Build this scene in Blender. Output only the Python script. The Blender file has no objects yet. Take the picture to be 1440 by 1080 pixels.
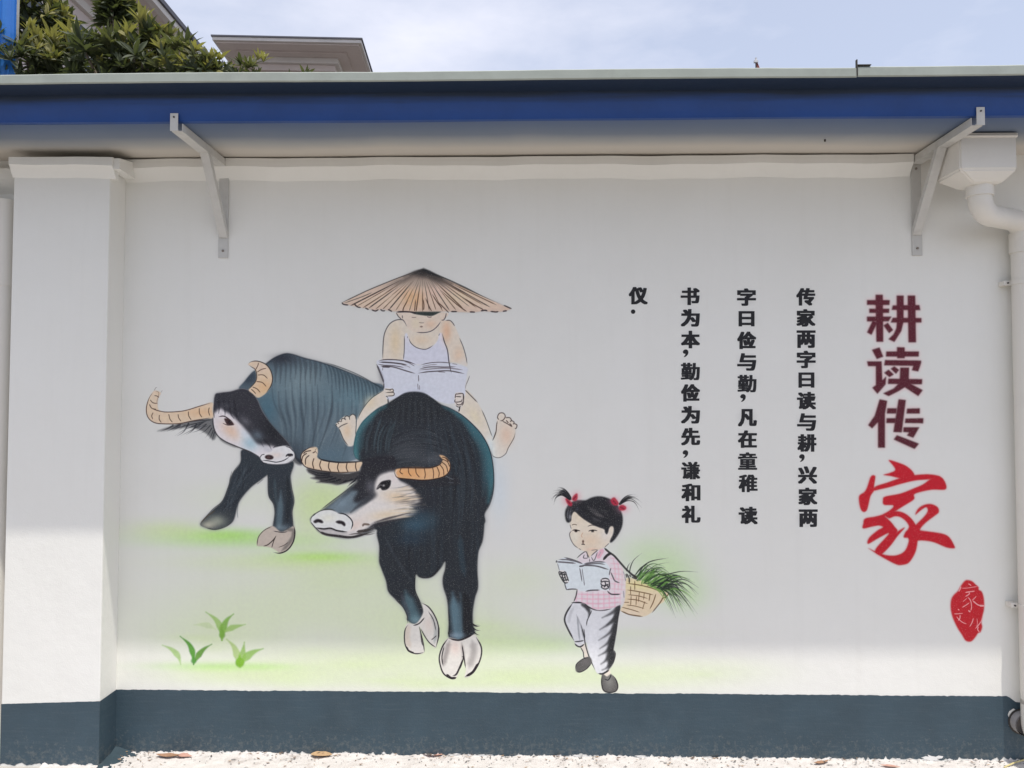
import bpy, bmesh, math, random
import numpy as np
from mathutils import Vector, Matrix
from mathutils.geometry import tessellate_polygon

# ---------------------------------------------------------------- camera
D, H, F = 3.75, 1.663, 1080.0                 # metres to the wall, eye height, focal length in photo pixels
YAW, PITCH, ROLL = math.radians(1.25), math.radians(2.02), math.radians(0.05)
scene = bpy.context.scene
cam = bpy.data.cameras.new('camera'); camo = bpy.data.objects.new('camera', cam)
scene.collection.objects.link(camo); scene.camera = camo
ROT = Matrix.Rotation(YAW, 3, 'Z') @ Matrix.Rotation(math.radians(90)+PITCH, 3, 'X') @ Matrix.Rotation(ROLL, 3, 'Z')
camo.matrix_world = Matrix.Translation((0, -D, H)) @ ROT.to_4x4()
cam.sensor_width = 36; cam.lens = 36*F/1440; cam.clip_start = .05; cam.clip_end = 3000
# ---------------------------------------------------------------- light
SUN = Vector((.60, -1, 3.97)).normalized()
elev = math.asin(SUN.z); az = math.atan2(SUN.x, SUN.y)
world = bpy.data.worlds.new('World'); scene.world = world; world.use_nodes = True
wn = world.node_tree.nodes; wl = world.node_tree.links
wn.clear()
wo = wn.new('ShaderNodeOutputWorld'); wb = wn.new('ShaderNodeBackground'); sk = wn.new('ShaderNodeTexSky')
sk.sky_type = 'NISHITA'; sk.sun_disc = False; sk.sun_elevation = elev; sk.sun_rotation = az
sk.air_density = 1.0; sk.dust_density = 1.6; sk.ozone_density = 1.5
tc = wn.new('ShaderNodeTexCoord'); mp = wn.new('ShaderNodeMapping'); nz = wn.new('ShaderNodeTexNoise'); rp = wn.new('ShaderNodeValToRGB'); mx = wn.new('ShaderNodeMix'); mx.data_type = 'RGBA'
mp.inputs['Scale'].default_value = (1.2, 1.2, 3.0); mp.inputs['Location'].default_value = (.6, .2, 0)
nz.inputs['Scale'].default_value = 1.6; nz.inputs['Detail'].default_value = 7; nz.inputs['Roughness'].default_value = .55
rp.color_ramp.elements[0].position = .42; rp.color_ramp.elements[0].color = (.46,.46,.46,1); rp.color_ramp.elements[1].position = .66; rp.color_ramp.elements[1].color = (1,1,1,1)
mx.inputs['B'].default_value = (5.3, 5.4, 6.1, 1)
wl.new(tc.outputs['Generated'], mp.inputs['Vector']); wl.new(mp.outputs[0], nz.inputs['Vector']); wl.new(nz.outputs['Fac'], rp.inputs['Fac'])
wl.new(rp.outputs['Color'], mx.inputs['Factor']); wl.new(sk.outputs[0], mx.inputs['A']); wl.new(mx.outputs['Result'], wb.inputs['Color'])
wl.new(wb.outputs[0], wo.inputs[0]); wb.inputs['Strength'].default_value = .136
sl = bpy.data.lights.new('sun', 'SUN'); sl.energy = 3.05; sl.angle = math.radians(.6); sl.color = (1, .955, .88)
so = bpy.data.objects.new('sun', sl); scene.collection.objects.link(so)
so.rotation_euler = SUN.to_track_quat('Z', 'Y').to_euler(); so.location = (0, -6, 12)
scene.view_settings.view_transform = 'Standard'; scene.view_settings.look = 'None'
scene.view_settings.exposure = 0.38; scene.view_settings.gamma = 1; scene.view_settings.use_curve_mapping = False
scene.render.engine = 'CYCLES'
scene.cycles.max_bounces = 8; scene.cycles.diffuse_bounces = 5

# ---------------------------------------------------------------- helpers
EYE = Vector((0, -D, H))
def ray(px, py): return ROT @ Vector((px-720, -(py-540), -F))
def at(px, py, Y=0.0):
    d = ray(px, py); t = (Y+D)/d.y; return EYE+d*t
def atz(px, py, Z):
    d = ray(px, py); t = (Z-H)/d.z; return EYE+d*t
RN = np.array(ROT)
def wall_xz(q):
    q = np.asarray(q, float); d = np.stack([q[:, 0]-720, -(q[:, 1]-540), np.full(len(q), -F)], 1) @ RN.T
    t = D/d[:, 1]; return np.stack([d[:, 0]*t, H+d[:, 2]*t], 1)
col = scene.collection
def link(name, me, parent=None, loc=None):
    o = bpy.data.objects.new(name, me); col.objects.link(o)
    if loc is not None: o.location = loc
    if parent is not None:
        o.parent = parent
        if parent.type == 'EMPTY' or True: o.matrix_parent_inverse = Matrix.Identity(4)
    return o
def tag(o, label=None, cat=None, group=None, kind=None):
    if label: o['label'] = label
    if cat: o['category'] = cat
    if group: o['group'] = group
    if kind: o['kind'] = kind
    return o
def empty(name, loc=(0, 0, 0), rz=0.0):
    o = bpy.data.objects.new(name, None); col.objects.link(o); o.location = loc; o.rotation_euler = (0, 0, rz); o.empty_display_size = .1
    return o
class MB:
    def __init__(s): s.bm = bmesh.new()
    def box(s, a, b, bev=0.0, rot=None, about=None):
        x0, y0, z0 = [min(p, q) for p, q in zip(a, b)]; x1, y1, z1 = [max(p, q) for p, q in zip(a, b)]
        r = bmesh.ops.create_cube(s.bm, size=1.0); vs = r['verts']
        for v in vs: v.co = Vector((x0+(v.co.x+.5)*(x1-x0), y0+(v.co.y+.5)*(y1-y0), z0+(v.co.z+.5)*(z1-z0)))
        if bev:
            es = list({e for v in vs for e in v.link_edges})
            rr = bmesh.ops.bevel(s.bm, geom=es, offset=bev, segments=2, affect='EDGES', profile=.6); vs = list({v for f in rr['faces'] for v in f.verts} | set(v for v in vs if v.is_valid))
        if rot is not None: bmesh.ops.transform(s.bm, matrix=Matrix.Translation(about) @ rot @ Matrix.Translation(-Vector(about)), verts=vs)
        return s
    def prism(s, prof, x0, x1, nseg=1):
        """(y, z) outline extruded along x"""
        rows = []
        for i in range(nseg+1):
            x = x0+(x1-x0)*i/nseg
            rows.append([s.bm.verts.new((x, p[0], p[1])) for p in prof])
        n = len(prof)
        for a, b in zip(rows, rows[1:]):
            for i in range(n): s.bm.faces.new((a[i], a[(i+1) % n], b[(i+1) % n], b[i]))
        tri = tessellate_polygon([[Vector((p[0], p[1], 0)) for p in prof]])
        for t in tri:
            s.bm.faces.new([rows[0][i] for i in t]); s.bm.faces.new([rows[-1][i] for i in t])
        return s
    def tube(s, pts, r, seg=20, cap=True):
        pts = [Vector(p) for p in pts]; rings = []; rr = r if isinstance(r, (list, tuple)) else [r]*len(pts)
        up = None
        for i, p in enumerate(pts):
            t = (pts[min(i+1, len(pts)-1)]-pts[max(i-1, 0)]).normalized()
            if up is None: up = Vector((1, 0, 0)) if abs(t.x) < .8 else Vector((0, 1, 0))
            u = (up-t*up.dot(t)).normalized(); w = t.cross(u); up = u
            rings.append([s.bm.verts.new(p+(u*math.cos(2*math.pi*k/seg)+w*math.sin(2*math.pi*k/seg))*rr[i]) for k in range(seg)])
        for a, b in zip(rings, rings[1:]):
            for k in range(seg): s.bm.faces.new((a[k], a[(k+1) % seg], b[(k+1) % seg], b[k]))
        if cap:
            s.bm.faces.new(rings[0]); s.bm.faces.new(rings[-1])
        return s
    def quad(s, *p): s.bm.faces.new([s.bm.verts.new(q) for q in p]); return s
    def mesh(s, name, mat, smooth=False):
        bmesh.ops.recalc_face_normals(s.bm, faces=s.bm.faces)
        me = bpy.data.meshes.new(name); s.bm.to_mesh(me); s.bm.free()
        if mat: me.materials.append(mat)
        if smooth:
            me.polygons.foreach_set('use_smooth', [True]*len(me.polygons))
            try: me.set_sharp_from_angle(angle=math.radians(35))
            except Exception: pass
        return me
    def build(s, name, mat, parent=None, smooth=False): return link(name, s.mesh(name, mat, smooth), parent)

def mat(name, colr, rough=.6, var=.06, nscale=6.0, bump=.0, bscale=80.0, spec=.5, metal=0.0, dirt=0.0, dirtcol=(.2, .18, .15), col2=None, bdist=.002, streak=False, sss=None):
    m = bpy.data.materials.new(name); m.use_nodes = True; n = m.node_tree.nodes; l = m.node_tree.links; b = n['Principled BSDF']
    b.inputs['Roughness'].default_value = rough; b.inputs['Metallic'].default_value = metal; b.inputs['Specular IOR Level'].default_value = spec
    g = n.new('ShaderNodeNewGeometry'); nt = n.new('ShaderNodeTexNoise'); nt.inputs['Scale'].default_value = nscale; nt.inputs['Detail'].default_value = 8; nt.inputs['Roughness'].default_value = .6
    src = g.outputs['Position']
    if streak:
        mpn = n.new('ShaderNodeMapping'); mpn.inputs['Scale'].default_value = (1, 1, .15); l.new(src, mpn.inputs[0]); l.new(mpn.outputs[0], nt.inputs['Vector'])
    else: l.new(src, nt.inputs['Vector'])
    mr = n.new('ShaderNodeMapRange'); mr.inputs[1].default_value = .25; mr.inputs[2].default_value = .75
    l.new(nt.outputs['Fac'], mr.inputs[0])
    mixc = n.new('ShaderNodeMix'); mixc.data_type = 'RGBA'
    c2 = col2 or tuple(min(1, c*(1+var)) for c in colr); c1 = colr if col2 else tuple(c*(1-var) for c in colr)
    mixc.inputs['A'].default_value = (*c1, 1); mixc.inputs['B'].default_value = (*c2, 1); l.new(mr.outputs[0], mixc.inputs['Factor'])
    out = mixc.outputs['Result']
    if dirt:
        n2 = n.new('ShaderNodeTexNoise'); n2.inputs['Scale'].default_value = nscale*.6; n2.inputs['Detail'].default_value = 10; n2.inputs['Roughness'].default_value = .7; l.new(src, n2.inputs['Vector'])
        r2 = n.new('ShaderNodeMapRange'); r2.inputs[1].default_value = .55; r2.inputs[2].default_value = .75; r2.inputs[4].default_value = dirt; l.new(n2.outputs['Fac'], r2.inputs[0])
        m2 = n.new('ShaderNodeMix'); m2.data_type = 'RGBA'; m2.inputs['B'].default_value = (*dirtcol, 1); l.new(out, m2.inputs['A']); l.new(r2.outputs[0], m2.inputs['Factor']); out = m2.outputs['Result']
    l.new(out, b.inputs['Base Color'])
    if bump:
        n3 = n.new('ShaderNodeTexNoise'); n3.inputs['Scale'].default_value = bscale; n3.inputs['Detail'].default_value = 6; l.new(src, n3.inputs['Vector'])
        bp = n.new('ShaderNodeBump'); bp.inputs['Strength'].default_value = bump; bp.inputs['Distance'].default_value = bdist; l.new(n3.outputs['Fac'], bp.inputs['Height']); l.new(bp.outputs[0], b.inputs['Normal'])
    return m
# ---------------------------------------------------------------- the mural: an airbrush painter working in wall coordinates
# reference frames used while drafting the artwork: (x0, y0, scale)
FA=(190,480,5.5385); FB=(460,360,5.1429); FC=(460,540,5.1429); FD=(410,610,6.0); FE=(500,740,4.696)
FF=(260,580,5.143); FG=(350,480,6.0); FH=(220,850,7.2); FI=(520,430,9.0); FJ=(770,680,9.82); FK=(770,760,9.82)
FL=(770,670,6.0); FM=(770,800,6.0); FN=(1180,390,4.322); FO=(1180,630,3.725); FP=(1320,810,10.8); FX=(0,0,1.0)
FQ=(480,370,12.0); FR=(600,370,12.0)
def P(f, s):
    out = []
    for t in s.split():
        a, b = t.split(',')
        out.append((f[0]+float(a)/f[2], f[1]+float(b)/f[2]))
    return out
def smooth(pts, closed, n=6):
    p = np.array(pts, float); m = len(p)
    if m < 3: return p
    out = []
    rng_ = range(m) if closed else range(m-1)
    for i in rng_:
        p0 = p[(i-1) % m] if (closed or i > 0) else p[i]
        p1 = p[i]; p2 = p[(i+1) % m]
        p3 = p[(i+2) % m] if (closed or i+2 < m) else p[i+1]
        for k in range(n):
            t = k/n
            out.append(0.5*((2*p1)+(-p0+p2)*t+(2*p0-5*p1+4*p2-p3)*t*t+(-p0+3*p1-3*p2+p3)*t**3))
    if not closed: out.append(p[-1])
    return np.array(out)

class Canvas:
    """premultiplied colour + coverage; self.T maps drafting points to texels; k = texels per drafting unit"""
    def __init__(s, W, H, T, k):
        s.W, s.H, s.T, s.k = W, H, T, k
        s.c = np.zeros((H, W, 3), np.float32); s.a = np.zeros((H, W), np.float32)
        s.clip = None
        s.rs = np.random.RandomState(5)
    def _comp(s, x0, y0, m, col, al):
        h, w = m.shape
        m = m*al
        if s.clip is not None: m = m*s.clip[y0:y0+h, x0:x0+w]
        m3 = m[..., None]
        s.c[y0:y0+h, x0:x0+w] = s.c[y0:y0+h, x0:x0+w]*(1-m3) + np.array(col, np.float32)/255*m3
        s.a[y0:y0+h, x0:x0+w] = s.a[y0:y0+h, x0:x0+w]*(1-m) + m
    def mask(s, pts, feather=0.5, sm=True):
        q = smooth(pts, True) if sm else np.array(pts, float)
        q = s.T(q); f = feather*s.k
        pad = int(f*2.2)+3
        x0 = max(0, int(q[:, 0].min())-pad); x1 = min(s.W, int(q[:, 0].max())+pad+1)
        y0 = max(0, int(q[:, 1].min())-pad); y1 = min(s.H, int(q[:, 1].max())+pad+1)
        if x1 <= x0 or y1 <= y0: return None
        h, w = y1-y0, x1-x0
        d = np.zeros((h, w+2), np.float32)
        X, Y = q[:, 0]-x0, q[:, 1]-y0
        X2, Y2 = np.roll(X, -1), np.roll(Y, -1)
        dy = Y2-Y; dy[dy == 0] = 1e-9
        for r in range(h):
            for off in (.25, .75):
                yy = r+off
                hit = ((Y <= yy) & (Y2 > yy)) | ((Y2 <= yy) & (Y > yy))
                if not hit.any(): continue
                xs = np.sort(X[hit]+(yy-Y[hit])*(X2-X)[hit]/dy[hit])
                for i in range(0, len(xs)-1, 2):
                    for xx, sg in ((xs[i], .5), (xs[i+1], -.5)):
                        xx = min(max(xx, 0), w); j = int(xx); fr = xx-j
                        d[r, j] += sg*(1-fr); d[r, j+1] += sg*fr
        m = np.clip(np.cumsum(d, 1)[:, :w], 0, 1)
        if f > 0.6: m = s.blur(m, f)
        return x0, y0, m
    def blur(s, m, f):
        r = max(1, int(round(f*0.55)))
        for ax in (0, 1):
            for _ in range(3):
                n = m.shape[ax]
                pad = [(0, 0), (0, 0)]; pad[ax] = (r+1, r)
                cs = np.cumsum(np.pad(m, pad, mode='edge' if False else 'constant'), ax)
                if ax == 0: m = (cs[2*r+1:]-cs[:-2*r-1])/(2*r+1)
                else: m = (cs[:, 2*r+1:]-cs[:, :-2*r-1])/(2*r+1)
        return m
    def fill(s, pts, col, al=1.0, feather=0.5, sm=True):
        r = s.mask(pts, feather, sm)
        if r: s._comp(r[0], r[1], r[2], col, al)
    def set_clip(s, *polys, feather=0.8):
        if not polys: s.clip = None; return
        c = np.zeros((s.H, s.W), np.float32)
        for p in polys:
            x0, y0, m = s.mask(p, feather)
            h, w = m.shape; c[y0:y0+h, x0:x0+w] = np.maximum(c[y0:y0+h, x0:x0+w], m)
        s.clip = c
    def line(s, pts, col, w=1.0, al=1.0, soft=0.45, taper=(0.15, 0.15), sm=True, wob=0.0):
        """brush stroke; w = full width, taper = share of the length thinned at each end"""
        q = smooth(pts, False) if sm else np.array(pts, float)
        if len(q) < 8:
            u = np.linspace(0, len(q)-1, 11); q = np.stack([np.interp(u, np.arange(len(q)), q[:, 0]), np.interp(u, np.arange(len(q)), q[:, 1])], 1)
        q = s.T(q)
        if wob: q = q+s.rs.normal(0, wob*s.k, q.shape)
        seg = np.hypot(*(q[1:]-q[:-1]).T); L = np.concatenate([[0], np.cumsum(seg)]); tot = max(L[-1], 1e-6)
        t = L/tot
        ww = np.ones(len(q))
        if taper[0] > 0: ww *= np.clip(t/taper[0], 0.12, 1)
        if taper[1] > 0: ww *= np.clip((1-t)/taper[1], 0.12, 1)
        rad = ww*w*0.5*s.k; sf = max(soft*s.k, 0.5)
        pad = rad.max()+sf*1.5+2
        x0 = max(0, int(q[:, 0].min()-pad)); x1 = min(s.W, int(q[:, 0].max()+pad)+1)
        y0 = max(0, int(q[:, 1].min()-pad)); y1 = min(s.H, int(q[:, 1].max()+pad)+1)
        if x1 <= x0 or y1 <= y0: return
        m = np.zeros((y1-y0, x1-x0), np.float32)
        for i in range(len(q)-1):
            ax, ay = q[i]; bx, by = q[i+1]; r0, r1 = rad[i], rad[i+1]
            pd = max(r0, r1)+sf*1.5+1
            u0 = max(x0, int(min(ax, bx)-pd)); u1 = min(x1, int(max(ax, bx)+pd)+1)
            v0 = max(y0, int(min(ay, by)-pd)); v1 = min(y1, int(max(ay, by)+pd)+1)
            if u1 <= u0 or v1 <= v0: continue
            gx = np.arange(u0, u1)[None, :]+.5-ax; gy = np.arange(v0, v1)[:, None]+.5-ay
            dx, dy = bx-ax, by-ay; l2 = dx*dx+dy*dy+1e-9
            tt = np.clip((gx*dx+gy*dy)/l2, 0, 1)
            dist = np.sqrt((gx-tt*dx)**2+(gy-tt*dy)**2)
            rr = r0+(r1-r0)*tt
            v = np.clip((rr+sf*.5-dist)/sf, 0, 1)*np.clip(rr*2.2, 0, 1)
            sub = m[v0-y0:v1-y0, u0-x0:u1-x0]
            np.maximum(sub, v, out=sub)
        if soft > 1.2: m = m*m*(3-2*m)
        s._comp(x0, y0, m, col, al)
    def blob(s, x, y, rx, ry, col, al=1.0, ang=0.0, p=1.0):
        c = s.T(np.array([[x, y]]))[0]; rx *= s.k; ry *= s.k; R = max(rx, ry)*2.4
        x0 = max(0, int(c[0]-R)); x1 = min(s.W, int(c[0]+R)+1); y0 = max(0, int(c[1]-R)); y1 = min(s.H, int(c[1]+R)+1)
        if x1 <= x0 or y1 <= y0: return
        gx = np.arange(x0, x1)[None, :]+.5-c[0]; gy = np.arange(y0, y1)[:, None]+.5-c[1]
        ca, sa = math.cos(math.radians(ang)), math.sin(math.radians(ang))
        u = (gx*ca+gy*sa)/rx; v = (-gx*sa+gy*ca)/ry
        s._comp(x0, y0, np.exp(-((u*u+v*v)**p)*1.0).astype(np.float32)*(((u*u+v*v) < 5.0)), col, al)
    def ell(s, x, y, rx, ry, col, al=1.0, ang=0.0, feather=0.4):
        ca, sa = math.cos(math.radians(ang)), math.sin(math.radians(ang))
        s.fill([(x+rx*math.cos(t)*ca-ry*math.sin(t)*sa, y+rx*math.cos(t)*sa+ry*math.sin(t)*ca) for t in np.linspace(0, 2*math.pi, 13)[:-1]], col, al, feather)

INK = (40, 40, 46); BRN = (82, 62, 54)
OUT = {}      # outlines of the painted figures, reused for their paint layers
# ---- outlines
OUT['rear_body'] = P(FX, "336,547 343,537 355,523 366,516 374,511 385,503 400,497 412,498 428,503 448,508 470,515 500,527 522,537 541,547 530,600 500,646 440,648 424,652 412,640 395,618 370,590 350,560")
OUT['rear_head'] = P(FA, "620,420 660,400 740,390 830,368 900,390 950,450 990,540 1050,630 1130,720 1200,800 1235,870 1235,910 1190,945 1100,955 1000,940 970,900 900,860 800,820 700,780 640,730 612,650 610,540")
OUT['rear_horn_l'] = P(FA, "200,400 150,385 110,440 85,520 100,590 150,630 230,640 330,640 450,615 550,600 605,595 602,535 600,475 500,505 380,540 260,550 190,540 175,490 182,440")
OUT['rear_horn_r'] = P(FA, "880,180 905,160 950,155 1010,175 1050,220 1070,280 1060,340 1020,400 960,438 920,410 885,378 912,348 940,310 945,260 932,220 908,195")
OUT['rear_leg_l'] = P(FF, "410,270 400,360 345,440 312,540 270,640 200,705 112,800 150,832 220,845 300,820 352,780 380,680 410,620 480,540 560,480 610,430 600,340 500,290")
OUT['rear_leg_r'] = P(FF, "600,360 600,480 605,600 640,660 650,730 635,820 640,855 700,865 780,850 785,820 775,720 788,640 770,540 765,460 780,350")
OUT['rear_hoof_r'] = P(FF, "635,820 570,855 530,905 522,960 575,968 632,980 690,1012 750,985 790,920 795,850 785,820 700,862")
OUT['front_body'] = P(FC, "430,145 500,100 560,65 630,55 700,65 760,100 820,145 900,180 980,230 1060,300 1120,370 1170,460 1195,560 1205,680 1200,780 1175,870 1140,940 1135,1010 1000,1060 700,1080 380,1060 330,1000 420,900 280,620 200,520 195,440 210,370 245,290 300,230 370,175")
OUT['front_legs'] = P(FE, "700,-70 830,-70 850,-30 841,90 812,170 805,280 810,400 790,470 775,560 775,640 785,710 700,745 618,735 615,640 610,540 600,470 578,400 575,340 590,280 590,232 560,280 510,330 460,343 420,335 397,322 393,400 400,450 430,505 455,590 400,645 342,620 340,590 310,530 260,480 215,430 200,360 170,280 155,230 155,130 140,30 200,-40 450,-70")
OUT['front_hoof_r'] = P(FE, "612,735 575,790 553,860 560,920 580,975 630,1005 665,1000 690,935 712,868 728,940 720,995 760,985 810,920 832,830 820,770 785,712 700,748")
OUT['front_hoof_l'] = P(FE, "342,640 325,690 325,770 350,820 400,840 452,832 445,760 420,665 460,725 490,770 530,800 548,720 545,650 520,580 480,530 440,508 445,570 400,640")
OUT['front_head'] = P(FD, "600,225 680,195 850,185 900,290 900,380 1000,430 1120,560 1120,660 900,720 720,760 700,810 620,850 540,872 450,880 330,860 240,830 200,790 162,740 170,700 260,640 360,560 480,460 560,380")
OUT['front_horn_l'] = P(FD, "210,112 150,118 90,160 78,210 110,270 180,295 300,315 420,325 550,315 575,290 592,235 480,240 370,240 270,225 218,200 222,150")
OUT['front_horn_r'] = P(FD, "880,340 900,370 1000,380 1100,388 1200,380 1290,355 1335,310 1335,240 1290,188 1245,180 1275,215 1265,240 1225,270 1150,285 1050,280 950,285 880,300")
OUT['hat'] = P(FB, "690,95 860,165 1100,280 1290,365 1335,382 1280,400 1220,405 1130,398 1050,408 970,405 860,400 720,402 600,402 470,400 400,385 350,395 290,380 230,370 150,352 105,340 300,245 500,163")
OUT['boy_face'] = P(FI, "335,85 600,80 970,85 960,150 920,185 870,240 820,290 760,325 680,338 580,335 500,300 465,260 430,190 400,170 360,130")
OUT['boy_body'] = P(FI, "165,690 165,560 175,400 200,310 250,230 320,185 390,175 450,200 520,300 680,338 800,310 900,190 955,185 1010,185 1060,230 1110,330 1160,460 1210,640 1230,760 1100,720 800,712 600,745 400,690 250,680")
OUT['boy_book'] = P(FI, "85,715 150,688 250,678 400,692 500,712 600,748 640,745 760,720 900,712 1050,730 1230,780 1230,860 1210,1000 1190,1160 1000,1240 700,1140 560,1100 400,1140 240,1190 190,1100 180,1040 165,930")
OUT['boy_leg_l'] = P(FC, "412,45 330,95 270,160 232,220 215,270 210,370 245,290 300,230 370,175 440,145 430,80")
OUT['boy_foot_l'] = P(FC, "62,290 82,272 105,248 130,232 160,232 185,218 208,240 210,300 206,370 192,440 150,447 120,400 95,340 78,312")
OUT['boy_leg_r'] = P(FC, "1000,40 1060,95 1115,180 1150,260 1190,370 1200,410 1190,480 1192,515 1150,420 1080,310 960,215 950,190 985,140")
OUT['boy_foot_r'] = P(FC, "1232,250 1240,215 1270,208 1292,235 1325,248 1348,275 1375,298 1362,330 1355,380 1320,450 1290,500 1240,530 1200,520 1190,480 1200,400 1218,330 1225,280")
OUT['girl_face'] = P(FJ, "340,380 318,500 308,560 326,630 303,690 318,760 360,840 430,900 520,932 600,925 700,910 780,880 850,820 890,740 910,650 905,580 700,560 500,460 400,370")
OUT['girl_hair'] = P(FJ, "250,350 300,270 400,225 520,225 600,190 700,170 800,185 900,230 980,310 1030,420 1040,520 1020,620 960,730 900,800 865,815 862,780 900,700 912,630 900,590 870,590 848,620 835,670 815,700 790,670 780,630 700,600 620,565 520,505 440,445 385,392 355,395 330,450 325,510 290,540 255,520 238,450 238,400")
OUT['girl_shirt'] = P(FK, "525,150 440,225 420,330 450,500 420,650 400,700 385,780 365,850 440,850 520,870 600,920 700,960 850,940 1000,885 1050,860 1062,780 1072,690 1076,560 1066,480 1030,380 950,235 860,170 780,100 690,130 600,210 570,240")
OUT['girl_book'] = P(FK, "120,290 230,235 330,260 450,310 500,310 640,292 790,300 860,380 855,440 850,560 845,680 720,682 520,702 440,690 400,668 260,680 230,600 160,420 135,310")
OUT['girl_trousers'] = P(FM, "210,285 160,370 143,430 170,500 220,600 235,640 265,655 315,625 325,620 350,720 400,850 430,882 500,865 550,800 572,720 556,680 576,560 592,430 612,300 540,335 440,345 380,325 300,292")
OUT['girl_shoe_l'] = P(FM, "236,840 245,800 300,757 355,742 372,785 330,835 270,868 242,862")
OUT['girl_shoe_r'] = P(FM, "462,885 500,905 535,888 575,930 592,980 578,1025 520,1042 470,1022 454,950")
OUT['basket'] = P(FL, "660,862 760,870 880,900 960,945 1020,985 1005,1020 975,1060 930,1085 870,1150 800,1180 700,1165 615,1130 640,1080 655,1000")
OUT['seal'] = P(FP, "400,65 470,62 520,85 560,125 605,165 608,205 650,230 680,310 690,420 684,520 665,600 648,700 660,770 632,850 600,862 560,920 510,978 460,996 400,972 350,890 290,800 240,700 200,600 178,480 185,360 220,290 290,220 330,150")
BIG = {   # the three maroon characters, stroke by stroke
 0: ["220,105 265,105 268,392 225,392", "168,138 308,138 305,168 168,168", "182,190 305,190 303,216 182,216", "168,238 318,238 300,268 168,268",
     "203,262 232,275 196,350 168,335", "268,292 295,275 328,320 303,340", "348,110 392,110 391,270 378,325 335,393 298,376 330,345 346,310 350,270",
     "415,110 462,110 467,395 420,395", "325,170 487,168 493,200 318,198", "325,245 500,247 500,275 312,275"],
 1: ["198,440 245,425 268,482 228,497", "168,510 258,510 262,625 286,600 282,650 232,708 200,670 222,655 222,540 175,540",
     "350,424 398,424 398,492 352,492", "285,450 485,450 483,482 283,482", "278,502 498,505 498,520 480,572 440,565 450,538 272,535",
     "312,555 335,540 364,562 345,587", "272,580 300,560 332,590 305,607", "370,548 425,548 422,640 508,685 480,722 398,668 360,692 300,722 265,705 330,675 366,640",
     "298,615 505,618 503,650 295,648"],
 2: ["245,740 292,750 278,830 278,1035 235,1035 235,880 200,918 175,898 215,840", "292,795 350,795 346,828 288,828", "412,797 490,795 490,828 408,828",
     "288,855 345,855 340,885 285,885", "402,857 512,855 510,887 398,885", "360,740 405,745 380,942 328,940", "390,910 488,910 450,975 410,960 425,942 388,940",
     "350,958 485,1010 458,1043 330,985"]}
RED = ["258,62 300,72 350,92 385,122 392,148 350,162 310,157 270,147 230,140 262,130 292,115 280,90",
       "183,222 190,200 250,180 320,156 400,140 480,137 530,150 480,163 400,170 330,186 260,206 215,216",
       "480,160 530,149 558,185 555,217 490,218 430,229 393,243 392,268 340,302 285,335 240,352 255,375 220,400 170,412 124,421 125,395 135,368 190,357 235,343 270,320 282,300 234,297 228,272 240,253 320,237 390,210 440,188",
       "165,148 188,144 188,165 183,200 186,218 165,250 155,290 145,325 128,335 112,320 103,280 105,248 130,230 145,205",
       "235,345 285,330 330,335 370,360 400,400 412,450 408,510 395,555 365,600 330,612 300,610 240,580 190,550 150,522 200,545 250,560 300,560 340,540 360,500 362,472 337,468 345,440 365,415 350,385 320,362 290,358 260,368",
       "220,378 255,372 290,410 304,440 250,500 218,555 188,545 195,520 240,470 258,445 200,475 150,502 155,470 200,430 228,413 200,400",
       "345,415 305,462 268,512 222,556 205,545 250,490 300,440",
       "398,350 410,320 440,298 480,292 515,308 522,335 500,355 460,385 430,415 412,445 382,432 400,402 442,360 462,330 455,310 425,328",
       "365,415 400,425 440,432 500,440 550,450 580,470 605,515 600,525 560,520 500,495 450,485 400,484 365,478"]

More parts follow.
